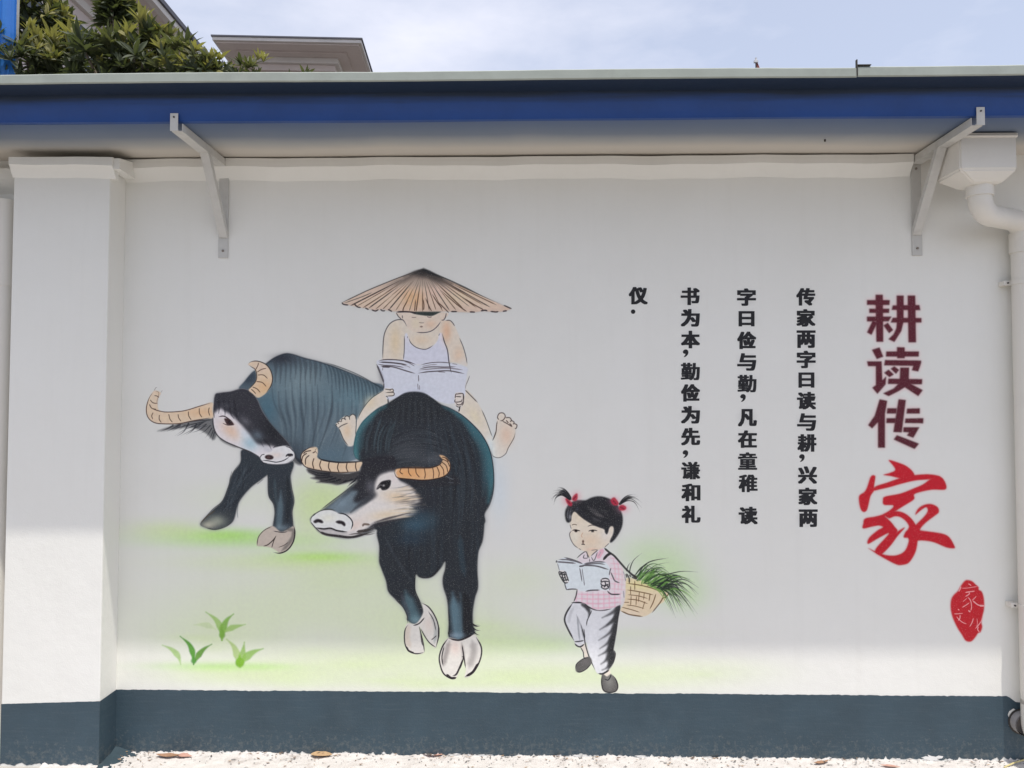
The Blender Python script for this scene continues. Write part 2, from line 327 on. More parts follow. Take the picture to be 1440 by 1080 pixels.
def paint_mural(C):
    rs = C.rs; R = lambda a, b: rs.uniform(a, b)
    # ---- green washes
    G = (150, 196, 92); Y = (184, 208, 122)
    for (x, y, rx, ry, c, al) in [(340,760,130,12,G,.35),(320,752,60,9,G,.5),(450,783,62,8,G,.6),(410,790,150,14,Y,.28),(400,850,190,50,Y,.20),(300,890,110,30,Y,.16),
        (440,720,40,50,Y,.32),(470,700,50,26,Y,.30),(330,700,70,24,Y,.10),(600,880,110,46,Y,.22),(520,930,170,20,Y,.34),(330,950,110,14,Y,.45),(300,937,80,6,G,.75),(370,937,45,5,G,.4),
        (420,945,130,18,Y,.28),(620,960,150,10,Y,.4),(760,950,170,18,Y,.34),(900,950,130,18,Y,.34),(780,905,110,16,G,.14),(1000,940,90,16,Y,.18),(700,900,90,30,Y,.18),
        (935,800,46,40,G,.55),(965,835,34,26,G,.40),(900,775,34,20,G,.22),(240,745,60,14,Y,.3),(730,815,60,28,Y,.12),(560,800,60,30,Y,.18),(470,815,70,20,Y,.15)]:
        C.blob(x, y, rx, ry, c, min(.8, al*(.72 if y > 925 else .8 if x > 880 else 1.55)))
    for _ in range(26): C.blob(R(230,1000), R(880,965), R(20,60), R(3,9), (185,210,125), R(.05,.16))
    # ---- tufts
    def blade(pts, w, c, al=.8, soft=1.6): C.line(P(FH, pts), [u*.88+8 for u in c], w*1.25, min(1,al*1.1), soft+1.7, (.4,.6))
    blade("665,360 655,250 600,150 500,75", 8, (150,190,90), .75); blade("660,360 670,260 710,160 780,95", 9, (130,180,70), .85); blade("670,290 760,235 900,200", 7, (150,190,90), .75); blade("600,250 500,205 380,205", 7, (180,200,140), .5)
    blade("665,360 665,230", 7, (125,175,65), .8)
    blade("375,605 370,500 330,400 240,320", 7, (95,160,60), .9, 1.0); blade("375,605 420,520 480,450 560,400", 7, (105,155,65), .9, 1.0); blade("378,600 375,520", 6, (80,150,55), .8); blade("245,605 220,520 150,450 60,410", 7, (150,190,95), .7)
    blade("840,630 820,520 780,420 710,350", 9, (160,190,100), .7); blade("850,630 870,520 890,380", 9, (140,185,75), .75); blade("850,620 900,540 980,480 1080,445", 9, (140,185,80), .8); blade("845,630 842,520", 10, (125,180,50), .9)
    # ---- rear buffalo: body
    for q, al, ft in (('rear_head',.30,7),('rear_body',.16,9),('rear_leg_l',.22,6),('rear_leg_r',.22,6),('front_body',.24,9),('front_legs',.26,8),('hat',.10,6),('girl_hair',.18,5)): C.fill(OUT[q], (84,88,96), al, ft)
    for q in ('rear_body',): C.fill(OUT[q], (70,78,88), .55, 4.0)
    C.blob(400,501,22,5,(60,62,72),.35)
    C.fill(OUT['rear_body'], (84,100,108), 1, .8)
    C.set_clip(OUT['rear_body'])
    for (x,y,rx,ry,c,al) in [(420,545,50,22,(112,130,134),.55),(470,600,45,40,(98,112,120),.5),(375,575,16,26,(66,98,112),.7),(400,640,34,20,(50,54,62),.8),(500,560,40,20,(92,120,128),.6),(465,640,30,12,(84,106,118),.6),
                             (350,530,16,14,(50,58,68),.9),(395,503,26,10,(42,44,52),.9),(430,530,22,14,(120,134,136),.4)]: C.blob(x,y,rx,ry,c,al)
    for i in range(34):
        t = i/33+R(-.012,.012); x0 = 384+t*150; y0 = 518+max(0,(x0-412))*.27+R(0,34); x1 = 398+t*104+R(-7,7); y1 = R(610,648)
        dark = i % 2 == 0
        C.line([(x0,y0),(x0+2-t*3,(y0*2+y1)/3),((x0*.45+x1*.55)+3,(y0+2*y1)/3),(x1,y1)], (50,58,66) if dark else (122,136,138), R(2.0,4.6), R(.18,.62) if dark else R(.10,.38), R(2.2,4.5), (.4,.5))
    for i in range(16):
        x = 455+i*5.4; y = 510+(x-455)*.40
        C.line([(x,y),(x+5,y+10),(x+7,y+26+R(0,18))], (46,60,68), R(2,3.4), .5, 2.0, (.1,.7))
    for i in range(10): C.line([(386+i*7,500+abs(i-3)),(388+i*7,516),(387+i*7,532+R(0,14))], (52,58,64), R(3,6), .45, 3.0, (.1,.7))
    C.line(P(FX,"370,514 385,504 400,498 412,498 428,503 448,508 480,519 510,531 541,547"), (44,50,58), 3.0, .75, 2.4, (.02,.2))
    C.set_clip()
    C.line(P(FX,"455,509 480,517 510,530 541,549"), (50,62,68), 1.4, .8, .8)
    C.line(P(FX,"425,652 415,646 410,635"), (40,42,48), 8, .8, 4)
    # legs
    for q in ('rear_leg_l','rear_leg_r'):
        C.fill(OUT[q], (60,66,74), .4, 3); C.fill(OUT[q], (50,56,62), 1, .7)
    C.set_clip(OUT['rear_leg_l'])
    C.blob(306,732,16,9,(140,144,130),.9); C.blob(293,738,12,6,(176,172,152),.8); C.blob(322,722,10,12,(60,64,66),.6)
    for i in range(16): C.line([(345+R(-8,14),650+R(0,10)),(330+R(-6,12),690),(316+R(-4,10),718)], (38,42,48) if i%2 else (74,84,90), R(1.5,3.5), R(.3,.5), 2)
    C.set_clip(OUT['rear_leg_r'])
    C.line(P(FX,"395,690 394,712 392,742"), (96,116,124), 9, .7, 6, (.4,.1)); C.line(P(FX,"386,672 388,700 391,712"), (70,86,92), 4, .5, 3)
    C.line(P(FX,"404,670 406,700 404,735"), (38,42,46), 6, .7, 4); C.blob(395,742,12,5,(130,148,156),.6)
    C.set_clip()
    C.fill(OUT['rear_hoof_r'], (172,160,148), 1, .6)
    C.line(P(FF,"720,850 780,850 780,900 740,960 700,1000"), (90,86,82), 5, .6, 4)
    C.line(P(FF,"640,856 700,866 745,860"), INK, 1.0); C.line(P(FF,"632,822 575,850 532,900 522,965"), (70,62,56), 1.1)
    C.line(P(FF,"640,1010 690,1016 745,990 785,930 795,860 785,815"), (44,40,40), 1.8); C.line(P(FF,"662,888 640,920 600,955 565,966"), (64,54,50), 1.4); C.line(P(FF,"655,900 640,935 628,978"), (64,54,50), 1.1); C.line(P(FF,"675,975 715,960 750,935"), (80,70,64), .9)
    C.line(P(FF,"606,400 600,480 606,600 640,662 650,730 636,818"), (36,42,46), 1.1, .8); C.line(P(FF,"765,460 772,540 790,635 776,720 784,820"), (36,42,46), 1.1, .8)
    C.line(P(FF,"400,360 345,440 312,540 270,640 200,700 110,803"), (40,44,46), 1.1, .8); C.line(P(FF,"110,803 160,750 225,705"), (84,74,60), 1.6, .8); C.line(P(FF,"150,832 220,846 300,822 350,782"), (40,44,46), 1.3, .8)
    C.line(P(FF,"385,660 380,720 384,768"), (60,74,84), 1.0, .6)
    C.line(P(FA,'148,385 160,362 172,358'), BRN, .8, .7); C.line(P(FA,'200,400 212,380'), BRN, .7, .6)
    for (a,b) in (("340,420 320,500","1"),("330,450 318,530","1"),("570,480 520,520","1")): C.line(P(FF,a), (50,56,60), .9, .6)
    # ears
    C.fill(P(FA,"620,600 540,600 440,620 330,645 170,698 260,690 340,680 420,672 500,690 560,725 612,770 640,700"), (50,52,58), .8, 1.6)
    for a in ["600,610 400,630 170,700","560,620 380,660 220,705","540,630 400,680 310,735","520,640 440,690 355,735","560,640 500,690 430,712","590,650 540,700 500,720","600,670 570,720 545,750","610,690 590,740 570,765","620,700 605,750 600,780"]:
        C.line(P(FA,a), (40,42,48), 1.6, .85, .7, (.02,.8))
    for a in ['420,630 380,700 330,735','360,640 290,680 250,700','480,640 450,690 400,725','300,650 250,680 200,702']: C.line(P(FA,a), (44,46,52), 2.4, .85, .9, (.02,.8))
    for _ in range(14):
        x = R(300,590); C.line(P(FA, "%f,%f %f,%f"%(x, 640+R(0,20), x-R(50,90), 660+R(20,50))), (190,188,190) if R(0,1)<.35 else (46,48,54), 1.0, .6, .7, (.1,.7), sm=False)
    # head rear
    C.fill(OUT['rear_head'], (60,60,66), .5, 3.0)
    C.fill(OUT['rear_head'], (198,192,192), 1, .6)
    C.set_clip(OUT['rear_head'])
    C.blob(325,606,18,9,(208,176,150),.8,35); C.blob(352,622,13,12,(128,158,168),.75,35); C.blob(345,610,10,7,(180,186,192),.7,35)
    C.fill(P(FA,"560,360 960,360 1260,860 1180,850 1060,810 960,800 900,730 830,650 780,600 740,565 700,545 660,520 610,560 560,500"), (46,46,52), .96, 3.2)
    for a in ["650,440 655,520 650,560","690,450 700,540 700,575","730,460 745,560 770,600","770,460 790,580 830,640","1000,760 1040,800 1060,840","930,700 970,770 1000,820"]: C.line(P(FA,a),(36,36,42),4,.7,2.4,(.1,.7))
    C.blob(383,607,10,22,(30,32,36),.7,-38); C.blob(345,592,9,5,(120,118,124),.5,40); C.blob(362,612,8,6,(110,126,136),.6,40); C.blob(376,632,12,5,(150,152,158),.5,30); C.blob(318,570,10,4,(90,90,96),.35)
    C.set_clip()
    C.fill(P(FA,"975,905 1000,880 1060,860 1090,830 1150,812 1205,822 1238,870 1236,912 1190,946 1100,956 1010,944"), (202,200,198), .95, .9)
    C.blob(388,640,10,4,(214,194,180),.5)
    C.line(P(FA,"610,540 608,650 640,730 700,778 800,822 900,862 975,905"), (44,42,46), 1.6, .9, .8)
    C.line(P(FA,"650,745 700,785 800,828"), (50,48,52), 3.4, .5, 2.5)
    C.line(P(FA,"960,460 1000,540 1060,640 1130,715 1205,795 1240,870"), (70,84,90), 1.0, .8)
    C.line(P(FA,"615,480 612,540 618,600"), (60,50,50), 1.2,.8)
    C.line(P(FA,"648,588 690,582 730,605 768,648"), (48,36,40), 1.5, .95); C.fill(P(FA,"695,600 735,605 768,640 765,652 720,650 705,630"), (62,44,44), 1, .5); C.ell(323.3,593.2,2.2,2.2,(36,26,28)); C.ell(324.2,592.4,.5,.5,(180,170,170)); C.line(P(FA,"680,635 720,652 765,650"), (60,46,46), .9)
    C.ell(378.6,642.8,6.2,3.4,(52,38,40),1,5,.7); C.ell(377.6,642.8,2.4,1.8,(110,80,76),.5,0,.5)
    C.line(P(FA,"1172,900 1190,880 1222,880 1225,895"), INK, 2.0, .95); C.ell(407.5,640.2,3.4,1.6,(50,42,46))
    C.line(P(FA,"1072,830 1100,815 1150,810"), INK, 1.0); C.line(P(FA,"1170,818 1205,828 1235,860"), INK, 1.0); C.line(P(FA,"985,925 1040,930 1100,940 1160,925 1205,895"), INK, 1.2); C.line(P(FA,"1000,950 1100,958 1190,946 1236,905"), (90,90,92), .9, .7); C.line(P(FA,"975,905 985,885 1010,878"), INK, 1.0)
    C.line(P(FA,"985,925 1000,948 1030,950"), INK, 1.2, .8)
    # horns rear
    for q, inner in (('rear_horn_l',None),('rear_horn_r',None)):
        C.fill(OUT[q], (206,184,158), 1, .5)
    C.set_clip(OUT['rear_horn_l'], OUT['rear_horn_r'])
    C.blob(285,580,26,7,(212,170,128),.55); C.blob(240,588,24,5,(196,176,150),.5); C.blob(215,560,7,12,(204,190,172),.5); C.blob(372,545,14,12,(200,160,116),.7); C.blob(366,516,10,8,(196,176,160),.6)
    C.set_clip()
    C.line(P(FA,"602,475 500,505 380,540 260,550 190,542 130,520 108,490"), BRN, 1.3); C.line(P(FA,"150,385 110,440 88,520 100,590 150,632 230,642 340,640 450,618 600,592"), BRN, 1.4); C.line(P(FA,"150,385 185,400 170,470 182,495"), (110,90,78), .8, .8)
    for a in ["578,515 572,545 582,578","500,520 502,560 522,592","415,545 418,580 438,612","335,568 340,595 358,622","262,565 272,605 292,630","190,572 188,605 205,632","140,555 130,580 138,606","112,490 130,520 165,528","118,455 140,478 172,482","152,422 170,425 186,436"]: C.line(P(FA,a), (66,46,38), 1.1, .95, .45, (.04,.08))
    C.line(P(FA,"880,180 900,160 950,153 1012,175 1052,220 1070,285 1058,345 1018,402"), (60,50,46), 1.4); C.line(P(FA,"882,182 908,200 935,218 948,258 940,310 905,352 880,378"), (66,54,48), 1.1)
    for a in ["940,218 955,190 962,165","950,240 985,218 1022,210","955,262 1000,262 1032,290","945,312 990,320 1022,352","915,355 950,370 975,398","905,372 925,390 940,408"]: C.line(P(FA,a), (70,46,36), 1.1, .95, .45, (.04,.08))
    # ---- boy: legs behind/around the buffalo
    SK = (208,197,182); SK2 = (216,184,152)
    for q in ('boy_leg_l','boy_leg_r','boy_foot_l','boy_foot_r'): C.fill(OUT[q], SK, 1, .7)
    C.blob(521,566,8,10,(206,190,160),.7,40); C.blob(488,606,6,11,(218,190,156),.7); C.blob(712,612,9,14,(224,194,170),.8); C.blob(668,586,8,16,(208,196,164),.6,-30); C.blob(688,625,6,9,(200,205,205),.5)
    C.line(P(FC,"412,45 330,95 275,155 235,220 222,262"), (74,80,78), 1.1); C.line(P(FC,"440,150 438,105 442,95"), (60,60,60), .9)
    C.line(P(FC,"210,245 210,300 205,372"), (80,84,84), 1.1); C.line(P(FC,"155,448 120,400 95,340 80,312"), (70,70,70), 1.0)
    for a in ["165,262 162,235 185,218 205,232 208,258","135,262 128,240 145,230 160,240","105,275 105,255 120,248 130,258","85,290 78,275 90,268 100,275","68,308 64,296 72,290","80,318 110,298 150,282"]: C.line(P(FC,a), (66,62,60), 1.3, .9, .5, (.1,.1))
    C.line(P(FC,"985,30 1030,75 1090,135"), (70,66,62), 1.3); C.line(P(FC,"1115,180 1150,260 1190,370 1200,380"), (74,74,70), 1.1); C.line(P(FC,"1225,330 1195,412"), (70,70,66), .9)
    C.line(P(FC,"1232,262 1225,300 1220,350 1198,408"), (74,60,54), 1.3); C.line(P(FC,"1362,340 1350,390 1310,460 1290,505 1245,532 1200,520 1188,480"), (84,74,66), 1.0)
    for a in ["1245,262 1232,240 1245,212 1275,210 1288,235 1270,262 1248,265","1290,245 1318,242 1332,260 1322,275","1332,262 1352,275 1345,292","1350,285 1372,295 1368,318 1356,322","1268,268 1300,285 1340,310","1295,262 1310,280","1320,285 1335,300"]: C.line(P(FC,a), (66,52,48), 1.4, .9, .5, (.08,.08))
    C.blob(702,690,14,46,(186,204,216),.35); C.blob(500,650,10,20,(150,170,180),.3); C.blob(690,640,8,30,(150,180,190),.3)
    # ---- front buffalo
    C.fill(OUT['front_body'], (70,84,92), .45, 4.5); C.fill(OUT['front_legs'], (70,84,92), .35, 4)
    C.fill(OUT['front_body'], (46,50,55), 1, .7); C.fill(OUT['front_legs'], (45,49,54), 1, .7)
    C.set_clip(OUT['front_body'])
    C.line(P(FC,"430,140 300,235 225,330 200,440 205,560"), (70,124,128), 11, .85, 9, (.35,.05)); C.line(P(FC,"900,185 1010,265 1100,370 1160,480 1180,600 1185,720 1165,850"), (62,112,120), 15, .85, 12, (.3,.25))
    C.line(P(FC,"950,230 1050,330 1110,450 1140,600 1130,800"), (58,88,98), 16, .5, 12, (.3,.2))
    C.line(P(FC,"330,220 250,330 235,480"), (60,92,100), 14, .5, 10)
    for i in range(40):
        t = i/39; yb = 600+t*62; xw = 36+t*30
        cx = 588+R(-6,6)
        C.line([(cx-xw,yb+18+R(-3,3)),(cx-xw*.4,yb+4),(cx+xw*.4,yb+3),(cx+xw,yb+16+R(-3,3))], (86,92,96) if i%2 else (36,38,43), R(1.5,3.5), R(.16,.4), 2.4, (.4,.4))
    for i in range(60):
        x0 = R(600,672); y0 = R(600,660); L = R(60,130); b = (x0-600)*.25
        C.line([(x0-b,y0-30),(x0,y0),(x0+6,y0+L*.5),(x0+2,y0+L)], (30,32,37) if i%2 else (60,72,80), R(1.4,4.6), R(.12,.34), R(2.2,4.2), (.3,.4))
    for i in range(26):
        x0 = R(515,560); C.line([(x0,R(585,600)),(x0-8,R(610,620)),(x0-10,R(630,640))], (34,36,40) if i%2 else (76,96,102), R(1.4,3), R(.2,.4), 2.2)
    C.blob(585,570,24,18,(42,44,48),.85); C.blob(610,645,16,9,(96,98,102),.45,-12); C.blob(575,640,22,10,(84,88,92),.35); C.blob(570,628,20,12,(80,82,86),.3)
    C.set_clip(OUT['front_legs'], OUT['front_body'])
    for i in range(44):
        x0 = R(540,672); y0 = R(700,760)
        C.line([(x0,y0),(x0+R(-3,3),y0+30),(x0+R(-4,4),y0+R(50,90))], (33,35,40) if i%3 else (58,70,78), R(1.5,5), R(.12,.34), R(2.4,4.4), (.3,.4))
    C.blob(585,738,22,12,(60,92,110),.7); C.blob(600,728,14,10,(66,94,106),.5); C.blob(578,758,22,9,(44,64,80),.5)
    C.line(P(FE,"640,440 655,540 665,640 680,740"), (104,134,146), 14, .75, 9, (.3,.05)); C.line(P(FE,"690,440 700,500 690,600 690,730"), (82,104,114), 8, .6, 6, (.3,.1)); C.line(P(FE,"720,440 735,560 740,730"), (34,35,38), 12, .8, 6)
    C.line(P(FE,"330,430 350,500 390,600"), (84,112,120), 16, .8, 10, (.4,.05)); C.line(P(FE,"300,440 330,520 360,600"), (70,70,78), 5, .5, 3.5); C.blob(585,872,10,7,(120,150,156),.7); C.blob(640,893,13,4,(140,156,168),.6)
    C.line(P(FE,"190,60 260,200 340,320 390,380"), (66,72,78), 4, .4, 3); C.line(P(FE,"560,260 510,325 460,343 410,330"), (36,36,40), 2.5, .8, 2)
    C.line(P(FE,"690,60 700,200 720,330"), (60,84,96), 8, .4, 6)
    C.set_clip()
    # hooves
    for q in ('front_hoof_l','front_hoof_r'): C.fill(OUT[q], (198,194,186), 1, .6)
    C.set_clip(OUT['front_hoof_l'], OUT['front_hoof_r'])
    C.line(P(FE,"620,760 595,850 580,920"), (120,112,110), 7, .6, 6); C.line(P(FE,"770,760 780,830 750,930"), (128,122,120), 9, .55, 7); C.line(P(FE,"700,770 712,860 700,930"), (110,104,102), 4, .45, 4); C.line(P(FE,"350,650 340,740 360,800"), (186,168,150), 8, .5, 6); C.line(P(FE,"500,580 530,680 520,770"), (120,128,128), 5, .5, 4); C.line(P(FE,"430,680 450,780"), (110,110,108), 4, .5, 3); C.blob(640,910,8,10,(214,190,178),.6); C.blob(603,878,8,12,(196,180,168),.5)
    C.set_clip()
    for a, w in (("612,738 575,790 553,860 560,920 582,972 630,1003 668,996",2.0),("640,985 665,975 690,925 712,870",2.4),("600,975 630,1000 665,998",3.4),("703,782 715,860 726,935",1.7),("795,730 828,790 830,850 805,920 760,975 722,992",2.0),("810,900 775,960 725,990",3.6),("615,738 690,750 780,710",2.2),("700,860 712,868 690,940",1.6),
                 ("345,650 325,690 325,770 350,820 400,840 452,830",1.7),("335,790 350,820 390,838",2.6),("420,660 445,760 455,830",1.3),("430,675 460,730 490,770 530,798",1.5),("435,505 480,530 520,585 545,650 549,720 530,800",1.7),("380,655 420,640 455,602",1.6),("430,690 435,750 445,790",1.2),("480,560 515,620 530,690",1.0),("500,750 535,720",1.0),("550,660 548,740",2.2),
                 ("585,790 570,860 578,920",1.5)):
        C.line(P(FE,a), (38,32,36), w, .92, .5)
    for a in ("775,650 800,660 825,655","775,670 800,685 825,688","780,695 800,712 820,718","770,640 790,652 815,650","612,700 622,730"): C.line(P(FE,a), (32,32,36), 1.6, .95, .5, (.02,.7))
    C.line(P(FE,"397,322 390,370 395,430 432,510"), (30,34,38), 1.6, .9); C.line(P(FE,"342,640 340,590 312,532 260,482"), (44,42,46), 1.3, .8); C.line(P(FE,"612,540 618,640 615,730"), (34,40,44), 1.4, .8)
    C.line(P(FC,"430,145 300,232 225,325 197,430 195,510"), (44,92,98), 1.1, .85); C.line(P(FC,"820,145 900,180 985,232 1062,302 1122,372 1170,462 1196,562 1206,680 1200,780 1178,866 1145,935"), (30,40,48), 1.3, .9)
    # ears front
    C.fill(P(FD,"130,290 200,300 340,320 470,330 580,310 620,380 520,400 440,420 380,430 330,420 260,412 205,408 240,395 160,372 200,360 140,325"), (44,42,46), .95, 1.3)
    for a in ["330,330 220,330 130,292","330,345 230,350 140,322","350,360 250,370 155,372","380,370 290,395 205,410","420,380 340,405 260,412","470,390 420,415 380,432","520,380 470,400 430,420","560,360 520,400 480,425","540,390 500,420 470,445"]: C.line(P(FD,a), (36,36,42), 2.4, .95, .7, (.02,.8))
    C.fill(P(FD,"890,360 1000,385 1100,392 1200,385 1290,360 1380,350 1420,420 1300,440 1150,450 1000,440 930,410"), (44,44,48), .9, 2.2)
    C.line(P(FD,"1290,350 1340,375 1370,385"), (120,128,132), 1.4, .6, 1.0); C.line(P(FD,"1320,410 1370,412"), (110,118,124), 1.2, .5, .8); C.blob(617,660,10,5,(130,134,136),.35,-30)
    # head front
    C.fill(OUT['front_head'], (52,54,60), .95, 2.2)
    C.set_clip(OUT['front_head'], feather=1.4)
    C.fill(P(FD,"150,720 260,640 380,560 500,470 560,470 640,520 600,600 540,660 480,680 400,680 300,640"), (104,118,126), .95, 4)
    C.fill(P(FD,"740,320 860,300 900,380 1000,440 1060,520 1080,600 1030,680 900,712 720,742 640,800 560,850 480,868 420,700 520,660 640,575 720,520 690,470 690,400"), (202,196,190), 1, 3.6)
    C.fill(P(FD,"600,215 860,180 880,300 820,320 740,350 700,420 690,480 640,540 560,580 520,560 560,480 500,470 560,380"), (42,42,47), .93, 3.4)
    C.line(P(FD,"690,510 630,560 560,610 500,660"), (56,58,64), 7, .85, 5, (.1,.6)); C.line(P(FD,"520,440 450,520 380,600"), (60,66,72), 6, .6, 5, (.1,.7))
    C.blob(562,700,22,9,(222,192,150),.7,10); C.blob(543,724,24,7,(220,196,158),.6,-8); C.blob(500,738,14,7,(216,192,178),.55,-20); C.blob(555,672,10,8,(224,212,206),.6); C.blob(480,706,12,9,(124,142,152),.5,-40); C.blob(521,684,7,9,(120,120,126),.55)
    for i in range(58):
        x = R(560,592); y = R(684,734); L = R(14,40); sl = (y-708)*.10-2
        c = (60,58,62) if i%2 else (200,180,150)
        C.line([(x-L*.6,y+1),(x,y-.5),(x+L*.6,y+sl)], c, R(1.0,3.0), R(.22,.55), 1.8, (.6,.3))
    for i in range(22):
        x = R(574,600); y = R(680,734); C.line([(x,y),(x+16,y+R(-2,3))], (46,46,52), R(3,5), .6, 3, (.6,.1))
    C.set_clip()
    C.blob(592,722,16,10,(52,74,88),.6); C.blob(604,700,14,26,(44,46,52),.7)
    for a in ["700,745 800,715 900,690 1000,665","720,765 830,735 960,715","640,800 720,760 820,745","690,790 760,770 860,760"]: C.line(P(FD,a), (52,50,54), 3, .7, 2, (.3,.5))
    C.fill(P(FD,"170,700 200,675 250,648 320,640 370,655 400,670 450,680 500,720 515,760 500,805 440,825 380,812 330,800 270,800 205,790 162,740"), (198,198,194), 1, .8)
    C.fill(P(FD,"205,792 270,806 330,802 385,818 470,830 530,815 560,835 480,864 400,858 300,842 235,822"), (186,180,176), .9, 1.2)
    C.blob(462,728,12,6,(206,204,180),.5)
    C.line(P(FD,"165,745 170,700 245,648 330,637 372,655"), (52,56,50), 1.1); C.line(P(FD,"245,640 350,560 480,462 560,385"), (50,58,56), 1.3, .8); C.line(P(FD,"180,690 200,672"), (60,64,60), 2.0,.7)
    C.line(P(FD,"388,668 450,678 500,718 516,760 500,808"), INK, 1.6); C.line(P(FD,"160,740 200,790 245,832"), INK, 1.2)
    C.line(P(FD,"200,790 270,800 330,795 385,815 470,826"), (40,36,38), 2.0, .95, .5); C.line(P(FD,"235,825 300,850 400,862 480,872 560,862 650,835 700,825"), (44,38,40), 3.4, .92, .9, (.05,.3)); C.line(P(FD,"550,825 620,815 690,795"), (52,46,44), 4.0, .85, 1.6, (.1,.4))
    C.line(P(FD,"600,780 612,762 660,765"), (92,76,66), 3, .8, 1.2); C.line(P(FD,"480,850 560,840 640,850 710,835"), (60,54,52), 1.6, .7, 1.0)
    C.fill(P(FD,"185,738 215,718 250,725 268,745 255,752 225,745 200,752"), (40,34,38), 1, .6); C.fill(P(FD,"372,742 400,730 440,740 455,765 445,778 420,760 395,756"), (40,34,38), 1, .6)
    C.fill(P(FD,"716,468 735,430 765,400 830,388 838,410 828,445 800,470 765,474 750,455 735,462"), (34,32,36), 1, .5); C.ell(539.5,682.5,1.7,1.5,(150,146,144),1,0,.5); C.line(P(FD,"722,460 750,430 765,440"), (180,176,172), .8, .6); C.line(P(FD,"745,470 740,455"), (200,196,190), .8, .6)
    # horns front
    for q in ('front_horn_l','front_horn_r'): C.fill(OUT[q], (206,184,156) if q[-1]=='l' else (200,158,116), 1, .5)
    C.set_clip(OUT['front_horn_l'], OUT['front_horn_r'])
    C.blob(490,656,26,5,(212,180,146),.6); C.blob(435,640,12,9,(186,176,160),.6); C.blob(575,665,20,8,(206,150,96),.7); C.blob(626,650,9,10,(176,150,120),.7); C.line(P(FD,"90,270 180,300 300,320 420,328 560,318"), (120,96,80), 4, .5, 3); C.line(P(FD,"880,290 950,282 1150,282 1240,262"), (90,66,52), 4, .6, 3)
    C.set_clip()
    C.line(P(FD,"212,112 150,118 92,158 78,210 110,272 180,298 300,318 420,328 550,318"), (58,46,44), 1.4); C.line(P(FD,"225,180 240,210 300,228 400,240 500,238 600,232"), (40,38,42), 2.2, .9); C.line(P(FD,"215,120 200,140 220,170"), (90,84,80), .8, .7)
    for a in ["545,235 540,275 552,318","470,240 462,285 478,322","398,242 388,285 402,325","318,235 312,280 330,318","250,222 238,265 255,306","190,205 178,250 190,296","150,180 120,210 118,262","130,162 95,190 86,235","165,140 120,150 100,170","200,150 180,160"]: C.line(P(FD,a), (60,42,36), 1.4, .95, .45, (.04,.08))
    C.line(P(FD,"870,300 872,340 900,370 1000,382 1100,390 1200,382 1290,356 1335,305 1335,240 1292,188"), (56,38,32), 1.4); C.line(P(FD,"885,298 950,284 1150,286 1230,268 1262,240 1250,185"), (60,46,40), 1.4); C.line(P(FD,"895,300 878,330 900,362"), (190,180,170), 1.2, .7)
    for a in ["925,288 915,320 940,340","985,286 990,330 1012,358","1048,284 1052,330 1080,366","1120,290 1128,340 1122,380","1190,285 1198,330 1195,378","1225,275 1245,325 1240,368","1250,258 1280,300 1285,355","1265,235 1305,270 1318,325","1270,212 1315,235 1335,280","1270,195 1300,205 1325,235"]: C.line(P(FD,a), (66,38,26), 1.1, .95, .45, (.04,.08))
    # ---- boy
    C.fill(OUT['boy_body'], SK, 1, .8); C.fill(OUT['boy_face'], (209,194,178), 1, .7)
    C.fill(P(FI,"445,370 440,560 430,690 600,745 800,715 1000,710 985,560 940,450 915,350 880,350 860,430 810,495 720,545 650,545 580,520 520,470 490,400 470,350"), (196,196,206), 1, .8)
    C.set_clip(OUT['boy_body'], OUT['boy_face'])
    C.blob(628,466,7,16,(224,176,140),.7); C.blob(645,500,8,14,(218,186,156),.6); C.blob(556,480,8,22,(214,190,150),.6); C.blob(606,456,8,6,(222,186,156),.6); C.blob(585,455,7,8,(206,192,162),.5); C.blob(592,478,14,7,(218,194,164),.6); C.blob(650,512,8,8,(200,198,196),.5)
    C.set_clip()
    C.fill(OUT['boy_book'], (192,194,202), .96, .9); C.fill(OUT['front_body'], (46,50,55), .0)
    C.blob(585,552,18,8,(140,142,152),.5)
    C.set_clip(OUT['front_body'])
    C.fill(P(FC,"330,165 430,100 560,20 700,20 820,100 930,165 860,230 700,260 500,260 400,230"), (43,46,50), 1, 6.0)
    C.line(P(FC,"430,148 360,185 310,225"), (60,104,110), 8, .6, 7); C.line(P(FC,"830,155 900,185 980,240"), (56,96,104), 7, .6, 6)
    C.set_clip()
    for i in range(14): C.line([(560+i*4,560+abs(i-6)*1.2),(558+i*4.4,578),(556+i*4.6,600)], (38,40,44) if i%2 else (58,62,66), 3, .4, 2.4)
    for a, w in (("165,690 165,560 176,400 202,308 252,228 322,184 392,174 432,192 478,278",1.5),("438,370 436,560 424,690",1.2),("490,400 520,470 582,522 652,546 722,546 812,494",1.2),("955,186 1012,185 1052,220 1076,262",1.3),("914,340 942,450 982,560 1000,700 1020,800 1036,860",1.6),
                 ("1130,400 1182,520 1216,640 1232,742",1.2),("578,335 680,339 762,325 822,290 872,238 902,188",1.3),("335,85 358,130 402,172",1.4),("410,120 415,160",1.2),("335,85 420,80 520,78",1.2),("968,85 958,140 935,178 900,180",1.4),("480,385 475,410",.7),("885,350 870,380",.7)):
        C.line(P(FI,a), (62,58,62), w, .92, .5)
    C.fill(P(FI,"505,72 640,66 760,70 900,72 860,98 790,128 700,126 600,112 545,98"), (42,50,48), .97, .9)
    C.line(P(FI,"525,143 555,148 592,143"), (96,84,76), 1.0, .9); C.line(P(FI,"722,135 755,146 788,138"), (84,66,68), 1.1, .9); C.line(P(FI,"618,210 655,216 690,214"), (110,96,86), 1.2, .9, .7); C.ell(592.5,459.3,2.4,1.3,(96,78,68),.9,0,.7)
